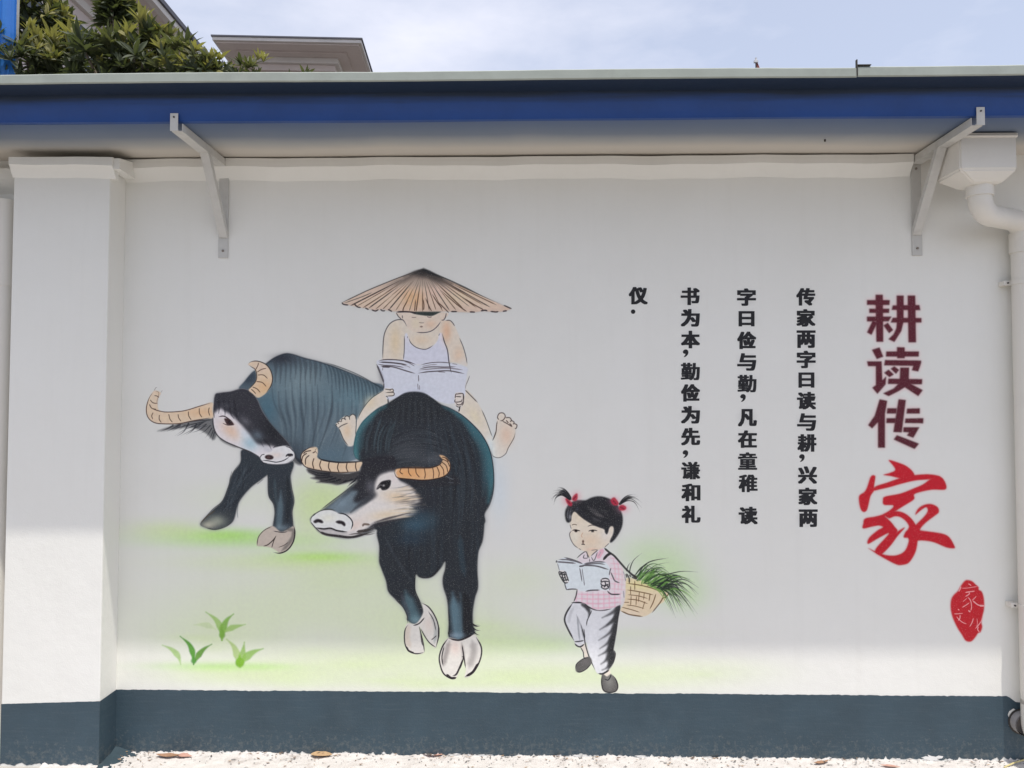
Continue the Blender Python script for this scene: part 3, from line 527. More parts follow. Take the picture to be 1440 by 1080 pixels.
    for a, w, k in (("100,705 160,685 250,680 350,685 430,695 500,712 590,745",1.6,50),("110,712 200,715 300,722 400,735 480,750",2.0,50),("90,735 170,750 280,755 380,770 440,785",1.3,70),("130,762 250,768 330,782 450,820 580,858",1.7,56),("150,770 260,775",2.4,60),("430,700 500,725 570,765",1.0,70),("400,745 480,765 520,790",.8,100),
                    ("640,748 760,722 900,714 1040,726",1.2,60),("650,770 760,748 860,740",.9,90),("620,802 720,778 820,772 960,775 1100,770",1.8,80),("1040,730 1110,742",1.0,90),("600,855 720,836 860,826 1000,822 1120,842 1210,862",1.6,50),("610,815 760,800 900,790 1060,795 1200,815",1.3,84),("860,835 960,840",1.0,80),
                    ("85,738 120,820 160,920 178,985",2.6,48),("178,980 178,1042",1.5,50),("165,780 160,820",.8,90),("616,872 618,960",1.1,60),("606,980 612,1062",.9,70),("628,1000 630,1065",.9,90),("1265,880 1240,950 1215,1000",1.0,110)):
        C.line(P(FI,a), (k+8,k,k+4), w, .88, .5)
    C.blob(536,530,4,14,(90,88,96),.5,-15)
    C.fill(P(FB,"412,960 470,962 482,985 478,1010 440,1015 420,1000"), (206,196,182), 1, .6); C.fill(P(FB,"930,990 980,992 988,1040 975,1085 930,1080 922,1030"), (206,196,186), 1, .6)
    for a in ("412,960 450,966 474,962 478,980 450,984","420,988 478,986 480,1008 430,1012","425,1012 440,1022","455,966 456,972"): C.line(P(FB,a), (66,58,52), 1.2, .95)
    for a in ("930,1000 975,993 985,1005 982,1040","925,1030 930,1000 945,998","930,1015 970,1018","928,1030 925,1055 970,1050 975,1030","930,1062 945,1075 970,1072 980,1050","930,1080 950,1092 968,1085","988,1000 985,1060 972,1085"): C.line(P(FB,a), (60,50,50), 1.3, .95)
    C.line(P(FC,"440,100 445,140"), (60,60,60), .9); C.line(P(FC,"960,165 952,200"), (50,44,44), 1.8); C.line(P(FB,"1030,870 1005,930 1000,965"), (120,110,104), 1.0, .8)
    # hat
    C.fill(OUT['hat'], (150,138,126), .35, 2.5); C.fill(OUT['hat'], (172,152,136), 1, .6, sm=False)
    C.set_clip(OUT['hat'])
    C.blob(580,420,16,14,(196,152,106),.7); C.blob(648,418,26,10,(190,178,140),.35); C.blob(540,424,30,8,(190,170,148),.5); C.blob(672,424,22,8,(206,184,164),.5); C.blob(612,412,14,12,(186,160,146),.6)
    C.line(P(FB,"560,150 690,110 800,150 900,200"), (60,56,54), 12, .7, 9, (.3,.5)); C.blob(594,384,12,7,(44,40,40),.95); C.blob(612,392,18,5,(50,46,44),.85,24); C.blob(566,394,22,5,(90,82,76),.6,-20); C.blob(594,398,30,8,(120,110,100),.5)
    for i in range(24):
        t = i/23; xb = 490+t*218; yb = 428+8*math.sin(math.pi*min(1,t*1.15)); f0 = R(.28,.5)
        x0 = 594+(xb-594)*f0; y0 = 380+(yb-380)*f0
        C.line([(x0,y0),(xb,yb+R(0,4))], (80,60,44) if i%3 else (52,44,40), R(.9,1.7), R(.75,.95), .6, (.35,.1), sm=False)
    for i in range(26):
        t = i/25; xb = 484+t*230; C.line([(594+(xb-594)*.12,386),(594+(xb-594)*.5,410)], (70,62,58), R(.8,1.8), R(.2,.5), 1.2, (.2,.8), sm=False)
    for i in range(20):
        t = R(0,1); xb = 490+t*220; C.line([(594+(xb-594)*.5,410),(xb,434)], (212,190,166), R(1,2.2), .3, 1.2, (.4,.1), sm=False)
    C.set_clip()
    C.line(P(FB,"105,338 300,245 500,163 690,95"), (58,56,54), 1.4, .9, .6, (.05,.02), sm=False); C.line(P(FB,"120,342 250,296 330,262"), (60,60,54), 1.2, .7); C.line(P(FB,"690,95 860,163 1000,228 1100,280 1210,330"), (50,50,50), 1.8, .92, .7, (.02,.3), sm=False)
    for a in ("105,335 120,350 155,355","195,345 220,368 245,372","275,375 300,388","320,388 350,398 372,385","385,385 400,396 420,395","440,385 470,402","610,405 640,415","640,408 590,404 545,402 500,404","895,402 940,402","1030,404 1070,406","1110,398 1140,392 1160,398","1180,400 1220,405 1240,400","1275,355 1335,382","1270,400 1300,396"): C.line(P(FB,a), (50,40,44), 1.9, .95, .6)
    for a in ("585,320 555,370 548,400","640,310 636,360 632,398","690,300 700,350 698,390","710,300 735,360 755,398","755,270 800,340 830,375","800,330 850,380 880,410","820,245 880,300 950,360 1010,402","985,300 1060,350 1130,388"): C.line(P(FB,a), (66,46,36), 1.3, .9, .5, (.3,.05))
    C.line(P(FB,"690,96 720,110 760,130 830,160"), (36,36,38), 5, .85, 3, (.05,.7)); C.line(P(FB,"690,98 660,115 600,140"), (46,44,44), 4, .7, 3, (.05,.7))
    # ---- girl: basket + grass
    C.fill(OUT['basket'], (214,196,164), 1, .7)
    C.set_clip(OUT['basket']); C.blob(905,822,26,8,(200,196,130),.6); C.blob(895,845,24,14,(220,196,168),.5); C.blob(885,862,20,6,(222,204,184),.6); C.set_clip()
    for a, w in (("658,900 760,912 860,935 930,960 985,985",1.3),("665,955 740,965 840,985 900,1000",1.3),("670,995 760,1005 850,1030",1.1),("665,1032 760,1042 850,1075",1.2),("660,1082 740,1092 820,1115",1.0),("620,1100 700,1120 780,1145",1.1),("615,1130 680,1160 740,1172 805,1180",1.8),("980,1005 950,1060 880,1150",1.6),("915,985 890,1060 860,1120",1.4),("865,985 855,1050",1.3),
                 ("690,865 690,905","738,0"),("735,875 735,960",1.1),("795,885 795,915",1.0),("850,900 845,930",1.0),("700,920 700,1000",1.0),("775,965 765,1060",1.0),("705,1000 700,1090",1.0),("815,975 810,1040",1.0),("820,1050 800,1120",1.0),("750,1005 745,1090",1.0),("640,1060 690,1060",1.0),("1020,985 1000,1015 960,1025",1.4),("980,975 975,1010",1.0),("935,940 930,965",1.0),("990,980 992,1005",1.0)):
        C.line(P(FL,a), (96,70,44), w if not isinstance(w,str) else 1.0, .85, .5)
    for i in range(95):
        t = R(0,1); bx = 890+t*44+R(-3,3); by = 814+t*16+R(-3,2)
        a = math.radians(R(-10,62) if t < .5 else R(-42,38)); L = R(36,66)*(1-.25*abs(a))
        dx, dy = math.cos(a), -math.sin(a)
        tip = (min(982,bx+L*dx), by+L*dy+R(6,24)); mid = (bx+L*.5*dx, by+L*.5*dy-R(2,6))
        c = [(50,66,48),(66,98,52),(96,140,66),(40,50,44),(120,160,84)][rs.randint(5)]
        C.line([(bx,by),mid,tip], c, R(1.0,2.4), R(.7,.95), .6, (.05,.7))
    for a in ("690,820 700,760 730,700 795,645","665,800 680,750 705,720","740,830 800,760 880,710 1020,685","760,800 860,720 1000,690","960,940 1040,1000 1065,1060 1072,1090","960,930 1060,970 1110,1050 1115,1090","980,920 1090,940 1180,1050","1000,880 1160,900 1255,1000","960,840 1120,800 1270,805","940,900 1100,850 1200,860","1000,910 1120,920 1200,980"): C.line(P(FL,a), (44,56,42), 1.5, .95, .5, (.03,.7))
    # trousers, shoes, ankles
    C.fill(P(FM,"275,650 320,630 345,740 305,755 310,720"), (216,206,192), 1, .5); C.fill(P(FM,"465,880 520,850 530,890 500,930 475,920"), (216,206,192), 1, .5)
    C.fill(OUT['girl_trousers'], (196,196,198), 1, .6)
    C.set_clip(OUT['girl_trousers'])
    C.line(P(FM,"600,310 585,430 560,560 540,680 550,760 510,850"), (44,44,46), 9, .9, 6, (.02,.1)); C.line(P(FM,"560,560 530,700 530,800"), (40,40,42), 10, .8, 7)
    for a, w in (("610,320 540,370 460,410",6),("590,400 520,460 440,510",6),("580,460 520,540 430,600",5),("570,540 510,620 440,670",6),("560,620 500,690 430,730",6),("550,700 490,770 450,800",7),("560,760 500,830 460,850",6),("600,350 560,420 500,470",7)): C.line(P(FM,a), (60,60,62), w, .75, 4, (.02,.8))
    C.line(P(FM,"290,290 330,320 350,360 345,400"), (48,48,50), 6, .85, 4, (.1,.5)); C.line(P(FM,"220,320 190,380 180,450"), (160,160,162), 4, .5, 3); C.line(P(FM,"250,400 260,500 270,600"), (120,122,126), 2.4, .6, 2); C.line(P(FM,"240,380 280,480 300,580"), (130,130,134), 2, .5, 1.6); C.blob(834,905,7,24,(214,214,216),.6)
    C.set_clip()
    for a, w in (("212,285 160,365 143,430 168,500 222,602",2.4),("205,285 300,285 340,315 400,342 470,346 540,335",1.8),("225,612 260,610 305,602",1.5),("228,625 245,645 275,655 310,632",1.9),("375,345 335,430 328,480",1.2),("280,460 305,560 320,640 350,740 400,850",1.5),("428,880 465,882 520,850",2.4),("612,300 592,430 576,560",1.2),("556,680 572,720 550,800",1.4),("305,500 315,580",1.0)):
        C.line(P(FM,a), (44,42,46), w, .93, .6)
    C.line(P(FM,"275,655 300,700 308,748 345,740"), INK, 1.3)
    for q in ('girl_shoe_l','girl_shoe_r'): C.fill(OUT[q], (92,90,88), 1, .6)
    C.set_clip(OUT['girl_shoe_l'], OUT['girl_shoe_r']); C.blob(857,958,7,10,(140,140,134),.6); C.blob(824,930,6,5,(110,106,106),.5); C.set_clip()
    C.line(P(FM,"462,885 455,950 470,1020 520,1040 575,1028 592,985 572,925 540,890"), (50,48,50), 1.7); C.line(P(FM,"478,925 510,935 530,905 535,880"), INK, 1.3); C.line(P(FM,"236,850 245,800 300,757 350,742"), (60,58,60), 1.4); C.line(P(FM,"240,860 275,868 330,838 372,788"), (50,48,50), 1.6)
    # shirt
    C.fill(OUT['girl_shirt'], (212,200,203), 1, .7)
    C.set_clip(OUT['girl_shirt'])
    for i in range(9): C.line(P(FK,"%d,700 %d,960"%(400+i*75,392+i*77)), (218,168,182), 2.0, .55, 1.2, sm=False)
    for i in range(4): C.line(P(FK,"380,%d 700,%d 1070,%d"%(735+i*60,745+i*62,725+i*58)), (220,160,176), 2.0, .55, 1.2)
    for i in range(7): C.line(P(FK,"860,%d 1080,%d"%(240+i*70,260+i*70)), (222,174,184), 2.0, .5, 1.2, sm=False)
    for i in range(3): C.line(P(FK,"%d,230 %d,440 %d,720"%(900+i*55,935+i*48,920+i*50)), (222,174,184), 2.0, .5, 1.2)
    C.line(P(FK,"760,120 690,240"), (220,150,168), 6, .6, 2, sm=False); C.blob(876,812,5,22,(190,180,176),.6); C.blob(876,845,5,12,(196,190,188),.8)
    C.set_clip()
    C.fill(P(FK,"535,150 600,110 700,110 600,205 570,225"), (216,198,178), 1, .5)
    C.fill(OUT['girl_book'], (200,206,208), 1, .7)
    for a, w, k in (("395,250 460,190 525,150 550,190 580,255",1.3,66),("510,190 495,238 560,240",1.1,60),("545,200 555,235",.9,60),("580,255 578,290",1.0,56),("600,210 690,130 700,125",1.2,70),("600,215 640,275 690,150",1.2,90),("740,150 700,220",.9,140),("225,232 330,258 430,295 490,325",1.9,90),("150,262 260,262 330,275 400,290 470,320",1.7,96),("115,292 230,298 390,312",2.2,96),("125,275 118,300",1.8,80),
                    ("490,325 560,310 680,292 800,298",2.0,96),("500,330 600,322 700,315 800,330",1.5,90),("440,365 480,345 560,342 680,352 780,380 850,402",1.8,80),("435,355 500,348",2.2,80),("440,370 455,440 475,570",1.5,100),("475,370 485,460 510,600",1.0,110),("500,560 508,620",1.0,100),("135,310 165,420",1.1,120),("235,600 262,682",1.3,50),("255,678 330,668 410,672",1.6,60),("408,668 392,760 360,845",1.7,60),
                    ("520,700 600,685 720,682",1.9,80),("875,375 858,430 850,480",1.5,90),("870,430 900,500 930,555 1000,585",1.6,80),("930,555 965,575",1.6,90),("820,690 870,735 940,742 1005,738",1.9,66),("855,560 860,650 850,690",1.1,110),("1065,490 1078,560",1.2,130),("1045,690 1055,790",1.6,150),("1040,420 1070,500",1.0,150),("325,858 420,850 480,858",1.5,56)):
        C.line(P(FK,a), (k,k-4,k), w, .92, .5)
    C.fill(P(FK,"155,420 245,425 290,560 285,580 235,578 190,520"), (204,200,196), 1, .4); C.fill(P(FK,"740,520 845,530 850,600 830,665 760,665 735,580"), (204,198,196), 1, .4)
    for a in ("155,425 210,440 245,425","170,455 215,470 255,460","190,505 225,515 240,505","200,535 240,545 285,535","155,420 160,460 200,540 235,580 285,578","245,425 262,480 290,560","195,440 205,500 230,570","225,440 240,500 262,560","212,450 190,440 175,470","235,575 240,600"): C.line(P(FK,a), (60,60,62), 1.7, .92, .5, (.08,.08))
    for a in ("745,530 800,520 845,535","738,575 780,560 840,565","745,612 790,622 838,600","760,660 800,668 830,655","738,575 740,540","745,615 735,590","765,660 742,640 755,620","845,535 852,600 835,665","790,565 800,600 790,622","820,600 830,640","780,640 800,620"): C.line(P(FK,a), (60,58,62), 1.7, .92, .5, (.08,.08))
    C.line(P(FK,"780,100 850,160 920,210 1000,300 1080,390 1150,455 1235,525"), (52,50,50), 2.8, .95, .7, (.05,.05)); C.line(P(FK,"870,175 820,205 765,268"), (46,44,46), 3.6, .95, .8, (.1,.2))
    for a in ("1090,450 1125,520 1125,590","1080,460 1095,510","1150,470 1200,480 1235,510","1160,500 1200,520 1235,528","1130,470 1150,500"): C.line(P(FK,a), (60,56,52), 2.0, .9, .6)
    # head
    C.fill(OUT['girl_face'], (214,202,184), 1, .6)
    C.set_clip(OUT['girl_face']); C.blob(830,760,16,10,(216,192,166),.7); C.blob(815,725,10,10,(214,198,172),.6); C.blob(833,773,10,3,(222,182,158),.6); C.blob(852,752,8,8,(212,206,200),.7); C.blob(808,755,6,8,(208,204,188),.6); C.set_clip()
    for a, w in (("308,560 326,625",.9),("345,650 318,665 303,700 320,770 365,845 430,895",1.3),("430,895 460,910",1.0),("785,880 850,820",1.1),("600,920 690,908",.9)): C.line(P(FJ,a), (96,92,92), w, .9, .5)
    C.line(P(FJ,"330,575 365,560 410,572"), (90,76,62), 1.0); C.line(P(FJ,"548,592 600,572 670,578 720,590"), (80,74,70), 1.1)
    C.line(P(FJ,"338,650 370,636 410,642 452,652"), (44,40,40), 1.3); C.ell(809.8,746.2,2.3,1.9,(34,26,24)); C.line(P(FJ,"560,660 590,645 640,640 690,652"), (44,40,40), 1.2); C.ell(833.2,746.3,2.2,1.6,(34,30,30)); C.line(P(FJ,"600,668 650,668"), (120,110,100), .8,.7)
    C.line(P(FJ,"490,670 465,720 488,742"), (170,136,110), 1.2, .8, .7); C.ell(819.8,761.3,1.2,2.2,(58,36,30)); C.line(P(FJ,"468,838 490,832 512,842"), (44,34,30), 1.5)
    C.fill(OUT['girl_hair'], (44,44,48), 1, .6)
    C.set_clip(OUT['girl_hair'])
    for a, w, c in (("560,330 640,380 700,420 760,440",7,(96,92,92)),("620,400 720,440 800,470",4,(120,114,112)),("600,450 680,500 760,510",4,(80,78,80)),("540,300 600,340 680,400",3,(84,82,84)),("700,350 800,400 850,450",5,(70,68,70)),("330,330 310,400 300,520",3,(100,100,106)),("290,340 275,420 280,500",2,(120,120,124)),("320,420 312,500",1.2,(170,170,172)),("300,420 296,500",1.0,(160,160,164)),("420,320 400,380",4,(60,60,70))):
        C.line(P(FJ,a), c, w, .6, w*.7, (.4,.4))
    for i in range(16): C.line(P(FJ,"%f,%f %f,%f %f,%f"%(430+i*26,250-i*2,470+i*30,340+i*6,560+i*24,440+i*10)), (30,30,33), 1.4, .5, 1)
    C.set_clip()
    RD = (170,42,62)
    C.blob(797,703,7,8,(220,150,160),.6); C.blob(811,698,6,7,(220,150,160),.6); C.blob(864,704,7,6,(210,120,150),.5); C.blob(876,715,8,6,(220,140,160),.6)
    for a in ("245,200 300,220 340,270 330,310 290,300 260,260","330,210 370,150 410,135 415,190 400,230 360,240","870,225 915,185 950,215 985,270 960,300 900,290","990,300 1040,290 1085,320 1075,360 1020,372 985,350"): C.fill(P(FJ,a), RD, .96, .9)
    for a in ("270,230 310,280","350,220 395,170","900,230 950,280","1000,320 1060,350"): C.line(P(FJ,a), (110,20,40), 1.8, .7, 1.0, sm=False)
    for a in ("325,200 270,110 210,60 140,50","325,210 250,120 170,85 80,100","325,220 240,140 150,120 70,140","320,220 230,150 130,140 50,210","320,225 220,160 120,180 85,290","310,225 200,160 110,200 95,250","300,215 190,150 100,170 60,230","320,205 260,110 180,60 130,70","310,210 240,120 150,100 100,120","300,200 210,140 130,170 110,240"):
        C.line(P(FJ,a), (38,38,42), 1.9, .95, .5, (.02,.75))
    C.fill(P(FJ,"330,215 290,130 230,80 190,90 150,120 200,140 260,170 300,220"), (42,42,46), .9, .8)
    for a in ("985,285 1040,210 1110,160 1210,152","985,290 1060,215 1140,180 1240,175","985,290 1080,220 1170,200 1260,230","990,290 1080,225 1180,220 1300,330","990,292 1090,235 1200,260 1275,392","1000,285 1090,240 1180,240 1235,290","1010,270 1100,200 1200,190 1300,260"):
        C.line(P(FJ,a), (40,40,42), 1.6, .95, .5, (.02,.8))
    C.fill(P(FJ,"985,290 1020,225 1080,175 1130,165 1170,190 1120,205 1060,235 1010,275"), (42,42,44), .9, .8)
    # ---- lettering
    for x, ys in ((1134,(417,447,477,505,534,563,593,623,668,698,729)),(1050.5,(418,448,478,509,539,587,617,648,680,725)),(971,(417,447,477,522,552,583,614,662,692,723)),(897.5,(416,))):
        for y in ys: C.blob(x, y, 13, 12, (120,120,122), .20, 0, 2.0)
    for k, l in BIG.items():
        for a in l: C.fill(P(FN,a), (190,84,100), .50, 4.2, sm=False)
        for a in l: C.fill(P(FN,a), (160,60,80), .30, 1.4, sm=False)
    for k, l in BIG.items():
        for a in l: C.fill(P(FN,a), (84,34,44), 1, .35, sm=False)
    for a in RED: C.fill(P(FO,a), (206,60,78), .45, 3.4)
    for a in RED: C.fill(P(FO,a), (180,30,42), 1, .4)
    C.fill(OUT['seal'], (214,90,100), .5, 2.4); C.fill(OUT['seal'], (184,36,44), 1, .6)
    for a, w in (("445,115 470,125 490,145",2.2),("330,180 420,180 520,165 600,155",1.4),("335,150 325,190 300,235",2.4),("395,250 450,238 550,225",2.4),("455,240 460,270 400,310",2.2),("430,310 470,350 490,400 495,480 480,535",2.0),("450,520 475,540",3.0),("430,330 360,390",1.3),("465,400 410,440 350,475",2.0),("570,300 540,335 505,362",1.8),("505,362 560,410 610,440 690,440",2.6),("620,450 690,450",3.2),
                 ("290,500 310,515",2.0),("225,570 290,570 370,562",1.8),("322,585 318,640 290,675",2.2),("270,600 290,640 360,700 430,725",1.8),("525,630 505,700 465,770",2.0),("575,630 585,700 575,780",1.2),("665,600 650,670 610,730 550,800",2.2),("600,760 590,810 620,850",2.2)):
        C.line(P(FP,a), (228,170,168), w*.62, .92, .5)

# ---------------------------------------------------------------- mural image, painted in memory in wall metres
PPM = 690.0                                       # texels per metre
MX0, MZ1 = wall_xz([(165, 360)])[0]; MX1, MZ0 = wall_xz([(1425, 985)])[0]
MX0 -= .05; MX1 += .02
IW, IH = int((MX1-MX0)*PPM), int((MZ1-MZ0)*PPM)
def to_tex(q):
    w = wall_xz(q); return np.stack([(w[:, 0]-MX0)*PPM, (MZ1-w[:, 1])*PPM], 1)
canvas = Canvas(IW, IH, to_tex, PPM*D/F)
paint_mural(canvas)
def lin(v): v = np.asarray(v, np.float32); return np.where(v <= .04045, v/12.92, ((v+.055)/1.055)**2.4)
def enc(v): return np.where(v <= .0031308, v*12.92, 1.055*np.power(np.maximum(v, 1e-9), 1/2.4)-.055)
WALL = (.81, .802, .76)
A_ = canvas.a[..., None]; rgb = canvas.c/np.maximum(A_, 1e-4)
lev = np.interp(np.linspace(MZ1, MZ0, IH), [H-.9, H-.3, H+.7], [198, 190, 168])[:, None, None]/255
alb = lin(np.clip(rgb, 0, 1))/lin(lev)*.79
alb = alb*(.72+.28*np.clip(alb.mean(-1, keepdims=True)/.5, 0, 1))
alb = np.clip(alb/np.maximum(alb.max(-1, keepdims=True)/.84, 1.0), 0, .9)
px = np.empty((IH, IW, 4), np.float32); px[..., :3] = enc(alb); px[..., 3] = canvas.a
img = bpy.data.images.new('mural_paint', IW, IH, alpha=True); img.alpha_mode = 'CHANNEL_PACKED'
img.pixels.foreach_set(np.ascontiguousarray(px[::-1]).ravel()); img.update(); img.pack()
del px, rgb, alb, A_

def wall_material(name, with_mural):
    m = bpy.data.materials.new(name); m.use_nodes = True; n = m.node_tree.nodes; l = m.node_tree.links; b = n['Principled BSDF']
    g = n.new('ShaderNodeNewGeometry')
    n1 = n.new('ShaderNodeTexNoise'); n1.inputs['Scale'].default_value = 1.3; n1.inputs['Detail'].default_value = 9; n1.inputs['Roughness'].default_value = .62; l.new(g.outputs['Position'], n1.inputs['Vector'])
    mr = n.new('ShaderNodeMapRange'); mr.inputs[1].default_value = .3; mr.inputs[2].default_value = .72; l.new(n1.outputs['Fac'], mr.inputs[0])
    mc = n.new('ShaderNodeMix'); mc.data_type = 'RGBA'; mc.inputs['A'].default_value = (WALL[0]*.955, WALL[1]*.952, WALL[2]*.94, 1); mc.inputs['B'].default_value = (*WALL, 1); l.new(mr.outputs[0], mc.inputs['Factor'])
    # faint roller patches and grime spots
    n2 = n.new('ShaderNodeTexNoise'); n2.inputs['Scale'].default_value = 22; n2.inputs['Detail'].default_value = 8; n2.inputs['Roughness'].default_value = .75; l.new(g.outputs['Position'], n2.inputs['Vector'])
    r2 = n.new('ShaderNodeMapRange'); r2.inputs[1].default_value = .66; r2.inputs[2].default_value = .80; r2.inputs[4].default_value = .30; l.new(n2.outputs['Fac'], r2.inputs[0])
    m2 = n.new('ShaderNodeMix'); m2.data_type = 'RGBA'; m2.inputs['B'].default_value = (.60, .585, .56, 1); l.new(mc.outputs['Result'], m2.inputs['A']); l.new(r2.outputs[0], m2.inputs['Factor'])
    out = m2.outputs['Result']
    mp_ = n.new('ShaderNodeMapping'); mp_.inputs['Scale'].default_value = (9, 9, .55); l.new(g.outputs['Position'], mp_.inputs[0])
    n5 = n.new('ShaderNodeTexNoise'); n5.inputs['Scale'].default_value = 1.6; n5.inputs['Detail'].default_value = 7; n5.inputs['Roughness'].default_value = .65; l.new(mp_.outputs[0], n5.inputs['Vector'])
    r5 = n.new('ShaderNodeMapRange'); r5.inputs[1].default_value = .52; r5.inputs[2].default_value = .80; r5.inputs[4].default_value = .17; l.new(n5.outputs['Fac'], r5.inputs[0])
    m5 = n.new('ShaderNodeMix'); m5.data_type = 'RGBA'; m5.inputs['B'].default_value = (.66, .64, .59, 1); l.new(out, m5.inputs['A']); l.new(r5.outputs[0], m5.inputs['Factor']); out = m5.outputs['Result']
    if with_mural:
        uv = n.new('ShaderNodeUVMap'); uv.uv_map = 'mural'; t = n.new('ShaderNodeTexImage'); t.image = img; t.extension = 'CLIP'; t.interpolation = 'Linear'; l.new(uv.outputs[0], t.inputs[0])
        # sprayed paint is a little uneven
        n4 = n.new('ShaderNodeTexNoise'); n4.inputs['Scale'].default_value = 55; n4.inputs['Detail'].default_value = 6; l.new(g.outputs['Position'], n4.inputs['Vector'])
        r4 = n.new('ShaderNodeMapRange'); r4.inputs[1].default_value = .3; r4.inputs[2].default_value = .7; r4.inputs[3].default_value = .93; r4.inputs[4].default_value = 1.05; l.new(n4.outputs['Fac'], r4.inputs[0])
        vm = n.new('ShaderNodeMix'); vm.data_type = 'RGBA'; vm.blend_type = 'MULTIPLY'; vm.inputs['Factor'].default_value = 1; l.new(t.outputs['Color'], vm.inputs['A']); l.new(r4.outputs[0], vm.inputs['B'])
        m3 = n.new('ShaderNodeMix'); m3.data_type = 'RGBA'; l.new(out, m3.inputs['A']); l.new(vm.outputs['Result'], m3.inputs['B']); 
        n6 = n.new('ShaderNodeTexNoise'); n6.inputs['Scale'].default_value = 240; n6.inputs['Detail'].default_value = 4; l.new(g.outputs['Position'], n6.inputs['Vector'])
        r6 = n.new('ShaderNodeMapRange'); r6.inputs[1].default_value = .58; r6.inputs[2].default_value = .74; r6.inputs[3].default_value = 1; r6.inputs[4].default_value = .80; l.new(n6.outputs['Fac'], r6.inputs[0])
        am = n.new('ShaderNodeMath'); am.operation = 'MULTIPLY'; l.new(t.outputs['Alpha'], am.inputs[0]); l.new(r6.outputs[0], am.inputs[1]); l.new(am.outputs[0], m3.inputs['Factor']); out = m3.outputs['Result']
    l.new(out, b.inputs['Base Color']); b.inputs['Roughness'].default_value = .75; b.inputs['Specular IOR Level'].default_value = .2
    # roller stipple + broad unevenness of hand-trowelled render
    a = n.new('ShaderNodeTexNoise'); a.inputs['Scale'].default_value = 190; a.inputs['Detail'].default_value = 3; l.new(g.outputs['Position'], a.inputs['Vector'])
    c = n.new('ShaderNodeTexNoise'); c.inputs['Scale'].default_value = 5; c.inputs['Detail'].default_value = 5; l.new(g.outputs['Position'], c.inputs['Vector'])
    b1 = n.new('ShaderNodeBump'); b1.inputs['Strength'].default_value = .35; b1.inputs['Distance'].default_value = .0015; l.new(a.outputs['Fac'], b1.inputs['Height'])
    b2 = n.new('ShaderNodeBump'); b2.inputs['Strength'].default_value = .42; b2.inputs['Distance'].default_value = .012; l.new(c.outputs['Fac'], b2.inputs['Height']); l.new(b1.outputs[0], b2.inputs['Normal']); l.new(b2.outputs[0], b.inputs['Normal'])
    return m
M_MURAL = wall_material('mural_wall_paint', True); M_WALL = wall_material('white_wall_paint', False)
def add_uv(me):
    uv = me.uv_layers.new(name='mural')
    for lp in me.loops:
        v = me.vertices[lp.vertex_index].co
        uv.data[lp.index].uv = ((v.x-MX0)/(MX1-MX0), (v.z-MZ0)/(MZ1-MZ0))

# ---------------------------------------------------------------- ground
M_GROUND = mat('concrete_ground', (.43, .40, .37), .85, .09, 2.5, .5, 60, dirt=.25, dirtcol=(.33, .30, .27))
g = MB(); g.quad((-400, -400, -.02), (400, -400, -.02), (400, 400, -.02), (-400, 400, -.02)); tag(g.build('unseen_far_ground', mat('dark_far_ground', (.10, .095, .088), .95, .3, 3, .6, 30)), kind='structure')  # unseen far ground, made dark to cut bounce light on the upper wall
g = MB(); g.box((-30, -4.6, -.12), (30, .6, 0)); tag(g.build('pavement', M_GROUND), kind='structure')

# ---------------------------------------------------------------- building
XL = wall_xz([(164, 700)])[0][0]                  # inner corner beside the pilaster
bld = tag(empty('mural_building', (0, 0, 0)), 'low white building whose front wall carries the mural of two buffaloes and reading children', 'building')
ztop = H+1.2465; P_D = .145
w = MB(); XR = 6.0
# wall face as a grid so that the plane is not perfectly flat
rs = np.random.RandomState(3)
w.box((XL-1.6, 0.0, -.3), (XR, .24, 3.2))
wall = w.build('wall', M_MURAL, bld); add_uv(wall.data)
pxl = at(4, 900, -P_D).x; pxr = at(142, 900, -P_D).x
pb = MB(); pb.box((pxl-.0, -P_D, -.3), (pxr, .0015, ztop-.06), .006); pil = pb.build('pilaster', M_WALL, bld)
tag(pil, label='plain white pilaster standing proud of the wall')
# roof slab behind the gutter
M_ROOF = mat('roof_felt', (.2, .2, .2), .9, .1, 3, .4, 40)
rb = MB(); rb.box((XL-1.8, -.05, 3.0), (XR, 3.4, 3.04)); rb.build('roof', M_ROOF, bld)
sb = MB(); sb.box((XL-1.6, .24, -.3), (XL-1.36, 3.3, 3.0)); sb.box((XR-.24, .24, -.3), (XR, 3.3, 3.0)); sb.box((XL-1.6, 3.06, -.3), (XR, 3.3, 3.0)); sb.build('side_wall', M_WALL, bld)
# cornice: plaster moulding, slightly wobbly lower lip
def cornice(x0, x1, y, zt, name='cornice', hgt=.085, out=.035):
    b = bmesh.new(); n = max(4, int((x1-x0)/.06)); rows = []
    for i in range(n+1):
        x = x0+(x1-x0)*i/n; d = .0035*math.sin(x*7.1)+.0025*math.sin(x*17.3+1)+rs.uniform(-.0012, .0012)
        prof = [(y+.02, zt+d*.4), (y-out-.012, zt+d*.4), (y-out-.014+d*.5, zt-hgt*.62+d), (y-out-.006+d*.5, zt-hgt*.74+d), (y-.012, zt-hgt-.012+d), (y-.001, zt-hgt-.03+d), (y+.02, zt-hgt-.03+d)]
        rows.append([b.verts.new((x, p[0], p[1])) for p in prof])
    m_ = len(prof)
    for a_, c_ in zip(rows, rows[1:]):
        for i in range(m_): b.faces.new((a_[i], a_[(i+1) % m_], c_[(i+1) % m_], c_[i]))
    b.faces.new(rows[0]); b.faces.new(rows[-1]); mb = MB(); mb.bm.free(); mb.bm = b
    return mb.build(name, M_WALL, bld, smooth=True)
XC = at(1283, 235, -.03).x
cornice(pxr+.0, XC, 0.0, ztop-.006, hgt=.068)
cornice(pxl-.005, pxr+.030, -P_D, ztop-.038, hgt=.062, out=.022)
cornice(XL-1.5, pxl-.006, 0.0, ztop-.05)
